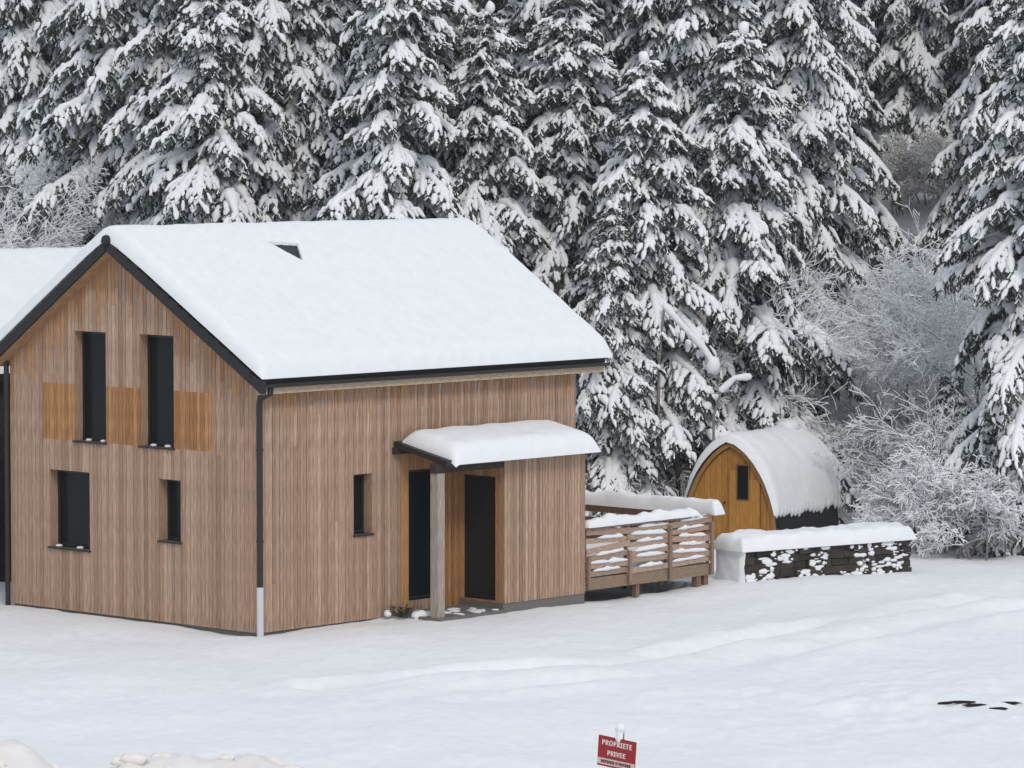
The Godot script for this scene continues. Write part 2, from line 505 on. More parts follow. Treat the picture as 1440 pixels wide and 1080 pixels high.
func build_house() -> void:
	var H := thing("timber_house", "two-storey house clad in upright greying larch boards under a snowy gable roof", "house", CORNER, -TH)
	var under := func(x): return roof_top(x) - 0.20
	# solid walls behind the boards
	var core := Buf.new()
	core.prism(PackedVector2Array([Vector2(-6.28, -0.5), Vector2(-0.32, -0.5), Vector2(-0.32, under.call(-0.32) - 0.05), Vector2(RX, under.call(RX) - 0.05), Vector2(-6.28, under.call(-6.28) - 0.05)]), -8.12, -0.32)
	put("inner_wall", core, M.behind, H)
	var pl := Buf.new()
	pl.span(Vector3(-6.56, -0.6, -8.30), Vector3(-0.05, -0.012, -0.05))
	put("plinth", pl, M.concrete, H)
	# gable wall: x -6.6 .. 0 in the plane z = 0
	var hg := [[-4.80, -3.94, 3.13, 5.13], [-3.035, -2.14, 3.13, 5.13], [-5.50, -4.40, 1.14, 2.56], [-2.53, -1.97, 1.46, 2.56]]
	var gw := Node3D.new()
	gw.name = "gable_wall"
	H.add_child(gw)
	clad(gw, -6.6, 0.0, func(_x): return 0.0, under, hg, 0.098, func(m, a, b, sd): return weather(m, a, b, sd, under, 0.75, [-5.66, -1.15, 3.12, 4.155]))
	var rv := Color(0.56, 0.37, 0.25)
	opening(gw, "window", hg[0], 0.20, rv, true, [[-4.52, 0.045], [-4.12, 0.05]])
	opening(gw, "window", hg[1], 0.20, rv, true, [[-2.78, 0.05], [-2.40, 0.055]])
	opening(gw, "window", hg[2], 0.20, rv, true, [[-5.36, 0.06], [-4.78, 0.06]])
	opening(gw, "window", hg[3], 0.20, rv, true, [])
	# side wall: its own z = 0 plane looks along +x of the house; x runs from the far end (-8.34) to the near corner (0)
	var sw := Node3D.new()
	sw.name = "side_wall"
	H.add_child(sw)
	sw.rotation.y = PI / 2
	# in this frame x' = -z of the house, so the near corner is x' = 0 and the far one x' = 8.34
	var hs := [[2.38, 2.84, 1.55, 2.63], [3.80, 4.74, 0.24, 2.62]]
	var eave := func(_x): return under.call(0.0) - 0.01
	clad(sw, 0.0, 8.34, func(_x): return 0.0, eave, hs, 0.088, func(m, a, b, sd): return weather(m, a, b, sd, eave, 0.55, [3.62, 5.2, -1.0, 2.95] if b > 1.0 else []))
	opening(sw, "window", hs[0], 0.20, rv, true, [])
	opening(sw, "glazed_door", hs[1], 0.12, FRESH[0], false, [])
	# far wall and the wall away from the camera: plain boarded panels
	var bw := Buf.new()
	bw.col = GREY[1]
	bw.prism(PackedVector2Array([Vector2(-6.6, 0.0), Vector2(0, 0.0), Vector2(0, under.call(0)), Vector2(RX, under.call(RX)), Vector2(-6.6, under.call(-6.6))]), -8.37, -8.345)
	put("rear_wall", bw, M.wood, H)
	var lw := Buf.new()
	lw.col = GREY[3]
	lw.span(Vector3(-6.63, 0.0, -8.34), Vector3(-6.605, under.call(-6.6), -0.03))
	put("back_wall", lw, M.wood, H)
	# corner trims
	var ct := Buf.new()
	ct.col = GREY[1]
	ct.span(Vector3(-0.03, 0.0, -0.03), Vector3(0.0, under.call(0.0) - 0.02, 0.0 - 0.0225 + 0.0225))
	# roof: two slabs of dark tiles, soffit boards, verge tiles
	var rf := Buf.new()
	var z0 := 0.30
	var z1 := -9.0
	for s in [-1.0, 1.0]:
		var xe := -6.86 if s < 0 else 0.30
		rf.prism(PackedVector2Array([Vector2(RX, RY), Vector2(RX, RY - 0.10), Vector2(xe, roof_top(xe) - 0.10), Vector2(xe, roof_top(xe))]), z1, z0)
	var R := put("roof", skew(rf), M.tile, H)
	var so := Buf.new()
	so.col = Color(0.55, 0.33, 0.165)
	for s in [-1.0, 1.0]:
		var xe := -6.80 if s < 0 else 0.26
		so.prism(PackedVector2Array([Vector2(RX, RY - 0.103), Vector2(RX, RY - 0.205), Vector2(xe, roof_top(xe) - 0.205), Vector2(xe, roof_top(xe) - 0.103)]), z1 + 0.03, z0 - 0.03)
	put("soffit", skew(so), M.wood_h, R)
	for s in [-1.0, 1.0]:                       # stepped verge tiles
		var n := 13 if s < 0 else 15
		var len_x := 3.16 if s < 0 else 3.94
		for i in n:
			var xa: float = RX + s * (0.02 + len_x * i / n)
			var xb: float = RX + s * (0.02 + len_x * (i + 1.0) / n + 0.03)
			var ya := roof_top(xa) + 0.004
			var yb := roof_top(xb) + 0.045
			var v := Buf.new()
			v.prism(PackedVector2Array([Vector2(xa, ya), Vector2(xb, yb), Vector2(xb, yb - 0.23), Vector2(xa, ya - 0.185)]), z0 - 0.11, z0 + 0.02 + 0.003 * (i % 2))
			put("verge_tile", v, M.tile, R)
	var rc := Buf.new()
	rc.tube(PackedVector3Array([Vector3(RX, RY - 0.01, z0 + 0.03), Vector3(RX, RY - 0.01, z1)]), PackedFloat32Array([0.11, 0.11]), 12)
	put("ridge_cap", skew(rc), M.tile, R)
	# fascia and gutter along the near eave
	var fa := Buf.new()
	fa.col = Color(0.66, 0.53, 0.39)
	fa.span(Vector3(0.262, 4.20, -8.97), Vector3(0.286, 4.325, 0.27))
	put("fascia", skew(fa), M.wood_h, R)
	var gu := Buf.new()
	var gx := 0.350
	var prof := []
	for i in 9: prof.append(Vector2(gx - 0.052 * cos(PI * i / 8.0), 4.365 - 0.052 * sin(PI * i / 8.0)))
	for i in 8:
		gu.quad(Vector3(prof[i].x, prof[i].y, 0.30), Vector3(prof[i + 1].x, prof[i + 1].y, 0.30), Vector3(prof[i + 1].x, prof[i + 1].y, -9.02), Vector3(prof[i].x, prof[i].y, -9.02), Vector3(prof[i].x + prof[i + 1].x - 2 * gx, prof[i].y + prof[i + 1].y - 8.73, 0))
	for z in [0.30, -9.02]:
		for i in 8: gu.quad(Vector3(prof[0].x, 4.365, z), Vector3(prof[i].x, prof[i].y, z), Vector3(prof[i + 1].x, prof[i + 1].y, z), Vector3(prof[i + 1].x, prof[i + 1].y, z), Vector3(0, 0, z))
	gu.tube(PackedVector3Array([Vector3(gx + 0.053, 4.37, 0.30), Vector3(gx + 0.053, 4.37, -9.02)]), PackedFloat32Array([0.012, 0.012]), 6)
	put("gutter", skew(gu), M.dark, H)
	var dp := Buf.new()
	dp.tube(PackedVector3Array([Vector3(gx - 0.03, 4.30, -0.02), Vector3(gx - 0.04, 4.22, -0.02), Vector3(0.075, 4.12, -0.0), Vector3(0.055, 4.02, 0.0), Vector3(0.055, 0.80, 0.0)]), PackedFloat32Array([0.055, 0.055, 0.055, 0.055, 0.055]), 10, 1.0, Vector3(0.3, 0, 1))
	var D := put("downpipe", dp, M.dark, H)
	var df := Buf.new()
	df.tube(PackedVector3Array([Vector3(0.055, 0.81, 0.0), Vector3(0.055, -0.3, 0.0)]), PackedFloat32Array([0.062, 0.062]), 10, 1.0, Vector3(0, 0, 1))
	put("pipe_foot", df, M.zinc, D)
	for y in [1.6, 3.2]:
		var cl := Buf.new()
		cl.tube(PackedVector3Array([Vector3(0.055, y, 0.0), Vector3(0.055, y + 0.04, 0.0)]), PackedFloat32Array([0.066, 0.066]), 10, 1.0, Vector3(0, 0, 1))
		put("bracket", cl, M.dark, D)
	var dl := Buf.new()
	dl.tube(PackedVector3Array([Vector3(-6.66, 4.5, 0.03), Vector3(-6.66, -0.3, 0.03)]), PackedFloat32Array([0.05, 0.05]), 10, 1.0, Vector3(0, 0, 1))
	put("downpipe", dl, M.dark, H)
	# roof window that has melted free at one corner
	var kx := -2.62
	var sk := Buf.new()
	var tilt := Basis(Vector3(0, 0, 1), -atan(SL))
	sk.box(Vector3(kx, roof_top(kx) + 0.175, -3.42), Vector3(1.05, 0.20, 0.86), tilt)
	var S := put("roof_window", sk, M.frame, H)
	var sp := Buf.new()
	sp.box(Vector3(kx, roof_top(kx) + 0.175, -3.42) + tilt.y * 0.103, Vector3(0.93, 0.012, 0.74), tilt)
	put("pane", sp, M.glass, S)
	# snow on the roof, open over a three-cornered patch of the roof window
	var tri := [Vector2(-2.86, -3.06), Vector2(-2.80, -3.72), Vector2(-2.30, -3.36)]
	var keep := func(x, z):
		var p := Vector2(x, z)
		var ins := Geometry2D.point_is_inside_triangle(p, tri[0], tri[1], tri[2])
		var d := minf(seg_dist(p, tri[0], tri[1]), minf(seg_dist(p, tri[1], tri[2]), seg_dist(p, tri[2], tri[0])))
		return 0.3 if ins else 0.9 + 0.1 * smoothstep(0.0, 0.10, d)
	var dense_x := []
	var dense_z := []
	for i in 40: dense_x.append(-2.96 + i * 0.0187)
	for i in 44: dense_z.append(-3.86 + i * 0.0217)
	var rb := func(x, _z): return RY + 0.02 - (SL if x > RX else SLF) * (sqrt(pow(x - RX, 2.0) + 0.05) - 0.2236) - 0.07
	var sn := snow_sheet(-6.95, 0.43, z1 - 0.07, z0 + 0.0, rb, 0.315, 0.19, 0.11, 0.055, keep, [dense_x, dense_z])
	put("roof_snow", skew(sn), M.snow, H)
	# porch: annex with a door in its side, canopy on a post
	var aw := Node3D.new()
	aw.name = "porch_front_wall"
	H.add_child(aw)
	aw.rotation.y = PI / 2
	aw.position = Vector3(1.135, 0, 0)
	var atop := func(_x): return 2.86
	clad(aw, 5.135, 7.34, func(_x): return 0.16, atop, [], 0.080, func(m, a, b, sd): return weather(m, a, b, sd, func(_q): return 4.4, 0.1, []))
	var as_ := Node3D.new()
	as_.name = "porch_side_wall"
	H.add_child(as_)
	as_.position = Vector3(0, 0, -5.13)
	var hd := [[0.05, 0.905, 0.20, 2.47]]
	var stop := func(x): return 3.07 - 0.2 * x
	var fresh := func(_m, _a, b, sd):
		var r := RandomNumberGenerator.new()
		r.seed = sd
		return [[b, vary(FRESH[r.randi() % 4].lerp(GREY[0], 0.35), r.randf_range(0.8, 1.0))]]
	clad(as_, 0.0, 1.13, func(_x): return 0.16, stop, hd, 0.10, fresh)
	opening(as_, "door", hd[0], 0.10, FRESH[0], false, [], true)
	var ac := Buf.new()
	ac.span(Vector3(0.0, 0.1, -7.30), Vector3(1.09, 2.84, -5.30))
	put("annex_core", ac, M.behind, H)
	var ae := Buf.new()
	ae.col = GREY[1]
	ae.span(Vector3(0.0, 0.16, -7.365), Vector3(1.13, 2.90, -7.342))
	put("annex_end_wall", ae, M.wood, H)
	var ap := Buf.new()
	ap.span(Vector3(0.0, -0.5, -7.36), Vector3(1.12, 0.155, -5.12))
	put("annex_plinth", ap, M.concrete, H)
	var ps := Buf.new()
	ps.span(Vector3(0.02, -0.4, -5.11), Vector3(1.22, 0.06, -3.30))
	var slab := put("porch_slab", ps, M.concrete, H)
	for i in 16:
		var a := rng.randf_range(0.35, 1.15)
		var z := rng.randf_range(-5.0, -3.5)
		put("snow_patch", lump(Vector3(a, 0.065, z), Vector3(rng.randf_range(0.06, 0.22), 0.02, rng.randf_range(0.05, 0.16)), i * 1.7), M.snow, slab)
	# warm boards of the house wall kept dry under the canopy stay as they are; the canopy itself:
	var ca := Buf.new()
	ca.prism(PackedVector2Array([Vector2(0.003, 3.17), Vector2(0.003, 3.07), Vector2(1.30, 2.80), Vector2(1.34, 2.89)]), -7.52, -3.40)
	var CA := put("canopy", ca, M.dark, H)
	var be := Buf.new()
	be.col = Color(0.06, 0.04, 0.032)
	be.span(Vector3(1.0, 2.66, -5.1), Vector3(1.16, 2.83, -3.30))
	put("beam", be, M.wood_h, CA)
	var wbm := Buf.new()
	wbm.col = Color(0.05, 0.034, 0.028)
	wbm.span(Vector3(0.003, 2.94, -5.1), Vector3(0.11, 3.06, -3.36))
	put("wall_plate", wbm, M.wood_h, CA)
	var cb := func(x, _z): return 3.175 - 0.212 * x - 0.05 * smoothstep(1.30, 1.46, x) - 0.07 * smoothstep(-3.62, -3.44, _z) * smoothstep(0.35, 0.9, x)
	put("canopy_snow", snow_sheet(0.10, 1.45, -7.46, -3.52, cb, 0.29, 0.30, 0.07, 0.09), M.snow, CA)
	var po := Buf.new()
	po.col = Color(0.52, 0.46, 0.40)
	po.span(Vector3(0.99, -0.3, -3.51), Vector3(1.17, 2.655, -3.33))
	put("post", po, M.wood, H)

func build_neighbour() -> void:
	var H := thing("dark_house", "dark timber house with a snowy roof standing behind the larch house", "house", CORNER, -TH)
	var rx := -12.2
	var ry := 6.10
	var sl := 0.62
	var t := func(x): return ry - sl * absf(x - rx)
	var core := Buf.new()
	core.prism(PackedVector2Array([Vector2(-15.1, -0.6), Vector2(-9.3, -0.6), Vector2(-9.3, t.call(-9.3) - 0.15), Vector2(rx, ry - 0.15), Vector2(-15.1, t.call(-15.1) - 0.15)]), -9.0, 2.0)
	put("inner_wall", core, M.behind, H)
	var sw := Node3D.new()
	sw.name = "side_wall"
	H.add_child(sw)
	sw.rotation.y = PI / 2
	sw.position.x = -9.25
	for i in 22:                                   # dark horizontal boards
		var b := Buf.new()
		var k := rng.randf_range(0.7, 1.2)
		b.col = Color(0.035 * k, 0.028 * k, 0.024 * k)
		b.span(Vector3(-2.0, 0.0 + i * 0.2, -0.04), Vector3(9.0, 0.192 + i * 0.2, 0.0 + 0.004 * (i % 3)))
		put("board", b, M.wood_h, sw)
	var w := Buf.new()
	w.span(Vector3(3.0, 1.0, 0.002), Vector3(4.1, 2.2, 0.03))
	put("window", w, M.frame, sw)
	var rf := Buf.new()
	for xe in [-15.5, -8.95]:
		rf.prism(PackedVector2Array([Vector2(rx, ry), Vector2(rx, ry - 0.13), Vector2(xe, t.call(xe) - 0.13), Vector2(xe, t.call(xe))]), -9.4, 2.4)
	put("roof", rf, M.tile, H)
	var rb := func(x, _z): return ry + 0.02 - sl * (sqrt(pow(x - rx, 2.0) + 0.05) - 0.1)
	put("roof_snow", snow_sheet(-15.6, -8.85, -9.5, 2.5, rb, 0.33, 0.26, 0.2, 0.08), M.snow, H)

func build_deck() -> void:
	var D := thing("timber_deck", "raised timber deck with a slatted railing of brown boards under snow", "deck", CORNER, -TH)
	var x := 1.12
	var za := -7.39
	var zb := -11.10
	var fl := Buf.new()
	for i in 24:
		var b := Buf.new()
		b.col = vary(Color(0.26, 0.19, 0.145), rng.randf_range(0.85, 1.1))
		var z := za - 0.02 - i * 0.153
		b.span(Vector3(-2.6, 0.40, z - 0.145), Vector3(x - 0.05, 0.43, z))
		put("deck_board", b, M.wood_h, D)
	var fs := snow_sheet(-2.6, x - 0.12, zb + 0.12, za - 0.02, func(_x, _z): return 0.432, 0.26, 0.12, 0.12, 0.15)
	put("deck_snow", fs, M.snow, D)
	var sk := Buf.new()
	sk.col = Color(0.38, 0.285, 0.20)
	sk.span(Vector3(x - 0.05, 0.20, zb), Vector3(x - 0.01, 0.42, za))
	put("skirt_board", sk, M.wood_h, D)
	var s2 := Buf.new()
	s2.col = Color(0.22, 0.15, 0.11)
	s2.span(Vector3(-2.6, 0.20, zb - 0.0), Vector3(x - 0.06, 0.42, zb + 0.04))
	put("skirt_board", s2, M.wood_h, D)
	for p in [[x - 0.10, -8.95, 0.10], [x - 0.10, -10.75, 0.13], [x - 0.12, -11.0, 0.12], [-1.0, -11.0, 0.12], [-1.0, -9.0, 0.12]]:
		var l := Buf.new()
		l.col = Color(0.33, 0.20, 0.135)
		l.span(Vector3(p[0] - p[2] * 0.5, -0.4, p[1] - p[2] * 0.5), Vector3(p[0] + p[2] * 0.5, 0.199, p[1] + p[2] * 0.5))
		put("leg", l, M.wood, D)
	# railing posts on the inside and the outside of the slats, which weave past them
	var posts := [-7.44, -8.62, -9.80, -11.05]
	for i in posts.size():
		for side in 2:
			var b := Buf.new()
			b.col = vary(Color(0.42, 0.29, 0.215), rng.randf_range(0.85, 1.05))
			var px := x - 0.075 if side == 0 else x + 0.045
			var ytop := 1.34 if side == 0 else rng.randf_range(0.8, 1.28)
			b.span(Vector3(px - 0.02, 0.22, posts[i] - 0.035), Vector3(px + 0.02, ytop, posts[i] + 0.035))
			put("rail_post", b, M.wood, D)
	# slats: boards in three lengths, not all of them straight any more
	for row in 6:
		for i in 3:
			var za2: float = posts[i]
			var zb2: float = posts[i + 1]
			var y := 0.45 + row * 0.152
			var h := rng.randf_range(0.095, 0.125)
			var ya := y + rng.randf_range(-0.05, 0.05)
			var yb := y + rng.randf_range(-0.04, 0.04)
			var xo := x - 0.035 + (0.025 if (row + i) % 2 else 0.0)
			var b := Buf.new()
			b.col = vary(Color(0.62, 0.43, 0.345).lerp(Color(0.54, 0.41, 0.325), rng.randf()), rng.randf_range(0.85, 1.12))
			var t := 0.022
			b.hexa([Vector3(xo, ya, zb2 - 0.03), Vector3(xo + t, ya, zb2 - 0.03), Vector3(xo, ya + h, zb2 - 0.03), Vector3(xo + t, ya + h, zb2 - 0.03),
				Vector3(xo, yb, za2 + 0.03), Vector3(xo + t, yb, za2 + 0.03), Vector3(xo, yb + h, za2 + 0.03), Vector3(xo + t, yb + h, za2 + 0.03)])
			var o := put("slat", b, M.wood_h, D)
			var n := rng.randf()
			if n < 0.92:             # a ridge of snow lies on it
				var f0 := rng.randf_range(0.0, 0.25)
				var f1 := rng.randf_range(0.7, 1.0)
				var pts := PackedVector3Array()
				var rad := PackedFloat32Array()
				for k in 9:
					var f := lerpf(f0, f1, k / 8.0)
					var zz := lerpf(zb2, za2, f)
					var r := (0.040 + 0.034 * noise.get_noise_2d(zz * 170.0, row * 77.0)) * sqrt(maxf(0.05, 1.0 - pow(absf(k - 4.0) / 4.0, 4.0)))
					pts.append(Vector3(xo + 0.025, lerpf(ya, yb, f) + h + r * 0.45, zz)); rad.append(r)
				var sb := Buf.new()
				sb.tube(pts, rad, 8)
				put("snow", sb, M.snow, o)
	# top rails with thick snow
	var tr := Buf.new()
	tr.col = Color(0.42, 0.28, 0.21)
	tr.span(Vector3(x - 0.10, 1.345, zb - 0.04), Vector3(x + 0.05, 1.38, za))
	put("top_rail", tr, M.wood_h, D)
	put("rail_snow", snow_sheet(x - 0.14, x + 0.09, -10.62, za, func(_x, _z): return 1.383, 0.17, 0.10, 0.06, 0.6), M.snow, D)
	var te := Buf.new()
	te.col = Color(0.36, 0.20, 0.125)
	te.span(Vector3(-2.6, 1.22, zb - 0.10), Vector3(x - 0.05, 1.36, zb - 0.05))
	put("end_rail", te, M.wood_h, D)
	for i in 4:
		var b := Buf.new()
		b.col = vary(Color(0.28, 0.18, 0.13), rng.randf_range(0.8, 1.1))
		b.span(Vector3(-2.6, 0.5 + i * 0.17, zb - 0.09), Vector3(x - 0.06, 0.6 + i * 0.17, zb - 0.06))
		put("end_slat", b, M.wood_h, D)
	for px in [-2.5, -1.2, 0.1]:
		var b := Buf.new()
		b.col = Color(0.25, 0.16, 0.11)
		b.span(Vector3(px, 0.22, zb - 0.055), Vector3(px + 0.07, 1.215, zb - 0.005))
		put("rail_post", b, M.wood, D)
	put("rail_snow", snow_sheet(-2.65, x + 0.12, zb - 0.26, zb + 0.06, func(_x, _z): return 1.362, 0.27, 0.13, 0.07, 0.25), M.snow, D)

const ARCH := [[0.0, 0.0], [0.02, 0.085], [0.05, 0.18], [0.12, 0.355], [0.22, 0.53], [0.31, 0.65], [0.40, 0.75], [0.55, 0.87], [0.70, 0.955], [0.85, 0.99], [1.0, 1.0]]

func arch_x(d: float) -> float:        # half width at depth d (0 apex .. 1 ground)
	for i in ARCH.size() - 1:
		if d <= ARCH[i + 1][0]: return lerpf(ARCH[i][1], ARCH[i + 1][1], inverse_lerp(ARCH[i][0], ARCH[i + 1][0], d))
	return 1.0

func build_pod() -> void:
	var W := 1.10
	var HH := 2.10
	var LN := 3.0
	var at := spot(1031.0, 83.2)
	at.y = 0.06
	var P := thing("camping_pod", "small pointed-arch timber pod with golden boarded front and thick snow roof", "cabin", at, deg_to_rad(-30.0))
	# shell of black scalloped shingles, from the front (z = 0) to the back (z = -LN)
	var out := []
	for i in 21: out.append(Vector2(-W * arch_x(1.0 - i / 20.0), HH * i / 20.0))
	var side := []
	for i in 41:
		var a := (i - 20) / 20.0
		side.append(Vector2((1 if a > 0 else -1) * W * arch_x(absf(a)) if a != 0 else 0.0, HH * (1.0 - absf(a))))
	var sh := Buf.new()
	for i in 40:
		var a: Vector2 = side[i]
		var b: Vector2 = side[i + 1]
		var m := (a + b) * 0.5 - Vector2(0, 0.6)
		for k in [1.0, 0.94]:
			sh.quad(Vector3(a.x * k, a.y * k, 0.10), Vector3(b.x * k, b.y * k, 0.10), Vector3(b.x * k, b.y * k, -LN), Vector3(a.x * k, a.y * k, -LN), Vector3(m.x, m.y, 0) * (1 if k == 1.0 else -1))
		sh.quad(Vector3(a.x, a.y, -LN), Vector3(b.x, b.y, -LN), Vector3(0, a.y, -LN), Vector3(0, a.y, -LN), Vector3(0, 0, -1))
	var S := put("shell", sh, M.tile, P)
	# shingles along the visible lower side, rounded tails
	for row in 3:
		for i in 15:
			var d := 0.98 - row * 0.10
			var z := -0.02 - (i + (0.5 if row % 2 else 0.0)) * 0.18
			if z < -LN + 0.1: continue
			var x1 := W * arch_x(d) + 0.022
			var x2 := W * arch_x(d - 0.13) + 0.010
			var b := Buf.new()
			b.col = Color(1, 1, 1)
			var y1 := HH * (1.0 - d)
			var y2 := HH * (1.0 - d + 0.13)
			b.quad(Vector3(x2, y2, z + 0.085), Vector3(x2, y2, z - 0.085), Vector3(x1, y1 + 0.05, z - 0.085), Vector3(x1, y1 + 0.05, z + 0.085), Vector3(1, 0.2, 0))
			b.quad(Vector3(x1, y1 + 0.05, z + 0.085), Vector3(x1, y1 + 0.05, z - 0.085), Vector3(x1 + 0.002, y1, z - 0.04), Vector3(x1 + 0.002, y1, z + 0.04), Vector3(1, 0.2, 0))
			put("shingle", b, M.tile, S)
	# rim board round the front
	var rim := Buf.new()
	rim.col = Color(0.48, 0.26, 0.08)
	for i in 40:
		var a: Vector2 = side[i]
		var b: Vector2 = side[i + 1]
		rim.hexa([Vector3(a.x * 0.93, a.y * 0.955, 0.10), Vector3(b.x * 0.93, b.y * 0.955, 0.10), Vector3(a.x * 1.002, a.y * 1.002, 0.10), Vector3(b.x * 1.002, b.y * 1.002, 0.10),
			Vector3(a.x * 0.93, a.y * 0.955, 0.14), Vector3(b.x * 0.93, b.y * 0.955, 0.14), Vector3(a.x * 1.002, a.y * 1.002, 0.14), Vector3(b.x * 1.002, b.y * 1.002, 0.14)])
	put("rim", rim, M.wood, P)
	# boarded front
	var wx := [0.06, 0.385]
	var x := -W * 0.93
	while x < W * 0.93 - 0.02:
		var x2 := minf(x + 0.135, W * 0.93)
		var cols := []
		var b := Buf.new()
		b.col = vary(Color(0.60, 0.285, 0.055), rng.randf_range(0.84, 1.08))
		var top := func(q):
			var lo := 0.0
			var hi := 1.0
			for k in 14:
				var mid := (lo + hi) * 0.5
				if W * 0.93 * arch_x(mid) < absf(q): lo = mid
				else: hi = mid
			return HH * 0.955 * (1.0 - hi)
		var l := x + 0.003
		var r := x2 - 0.003
		var n := 4
		for k in n:
			var a := lerpf(l, r, k / float(n))
			var c := lerpf(l, r, (k + 1.0) / n)
			if top.call(a) < 0.01 and top.call(c) < 0.01: continue
			b.hexa([Vector3(a, 0, 0.05), Vector3(c, 0, 0.05), Vector3(a, top.call(a) + 0.002, 0.05), Vector3(c, top.call(c) + 0.002, 0.05), Vector3(a, 0, 0.075), Vector3(c, 0, 0.075), Vector3(a, top.call(a) + 0.002, 0.075), Vector3(c, top.call(c) + 0.002, 0.075)])
		if b.V.size() > 0: put("front_board", b, M.wood, P)
		x = x2
	# door leaf with its window, hung a little proud
	var dr := Buf.new()
	dr.col = Color(0.63, 0.305, 0.062)
	dr.span(Vector3(-0.02, 0.04, 0.078), Vector3(0.70, 0.62, 0.10))
	dr.span(Vector3(-0.02, 0.62, 0.078), Vector3(0.14, 1.50, 0.10))
	dr.span(Vector3(0.46, 0.62, 0.078), Vector3(0.70, 1.32, 0.10))
	dr.span(Vector3(0.14, 0.62, 0.078), Vector3(0.46, 0.86, 0.0985))
	var DO := put("door", dr, M.wood, P)
	var wf := Buf.new()
	wf.col = Color(0.30, 0.16, 0.05)
	for e in [[0.14, 0.17, 0.86, 1.64], [0.43, 0.46, 0.86, 1.64], [0.17, 0.43, 0.86, 0.89], [0.17, 0.43, 1.61, 1.64]]:
		wf.span(Vector3(e[0], e[2], 0.078), Vector3(e[1], e[3], 0.108))
	var WF := put("window", wf, M.wood, P)
	var wp := Buf.new()
	wp.span(Vector3(0.17, 0.89, 0.080), Vector3(0.43, 1.61, 0.092))
	put("pane", wp, M.glass, WF)
	var kn := lump(Vector3(-0.13, 0.80, 0.11), Vector3(0.028, 0.028, 0.03), 3.0)
	put("knob", kn, M.dark, P)
	for xx in [-0.03, 0.705]:
		var ln := Buf.new()
		ln.col = Color(0.24, 0.12, 0.03)
		ln.span(Vector3(xx, 0.03, 0.077), Vector3(xx + 0.012, 1.45 if xx < 0 else 1.28, 0.088))
		put("door_stop", ln, M.wood, DO)
	# snow shell: thick on top, thinning down the flanks to a ragged edge that follows the shingle tails
	var nz := 64
	var na := 48
	var PP := PackedVector3Array()
	for j in nz + 1:
		var z := lerpf(-LN - 0.10, 0.20, j / float(nz))
		var ez := minf(0.20 - z, z + LN + 0.10)
		var end := sqrt(maxf(0.0, 1.0 - pow(1.0 - clampf(ez / 0.16, 0, 1), 2.0)))
		var tooth := absf(fposmod(-z / 0.18, 1.0) - 0.5) * 2.0
		var low := 0.77 - 0.07 * tooth + 0.05 * noise.get_noise_2d(z * 90.0, 5.0)
		for i in na + 1:
			var a := lerpf(-0.86, 0.66, i / float(na - 14)) if i <= na - 14 else lerpf(0.66, low, (i - na + 14) / 14.0)
			var s := signf(a)
			var d := absf(a)
			var q := Vector2(s * W * arch_x(d), HH * (1.0 - d))
			var q2 := Vector2(s * W * arch_x(minf(d + 0.02, 1.0)), HH * (1.0 - minf(d + 0.02, 1.0)))
			var tn := (q2 - q).normalized() * (s if s != 0 else 1.0)
			var nn := Vector2(-tn.y, tn.x)
			if nn.dot(q - Vector2(0, HH * 0.35)) < 0: nn = -nn
			nn = nn.lerp(Vector2(0, 1), 1.0 - smoothstep(0.0, 0.12, d)).normalized()
			var lim := low if a > 0 else 0.86
			var t := lerpf(0.19, 0.08, smoothstep(0.05, 0.8, d)) * end * sqrt(clampf((lim - d) / 0.05, 0.0, 1.0))
			t *= 1.0 + 0.25 * noise.get_noise_2d(z * 28.0, a * 60.0)
			PP.append(Vector3(q.x + nn.x * (t + 0.03), q.y + nn.y * (t + 0.03), z))
	var sb := Buf.new()
	sb.grid(na + 1, nz + 1, PP)
	var SN := put("roof_snow", sb, M.snow, P)
	put("snow_mound", lump(Vector3(0.02, HH + 0.14, -LN + 0.35), Vector3(0.26, 0.20, 0.34), 2.2), M.snow, SN)

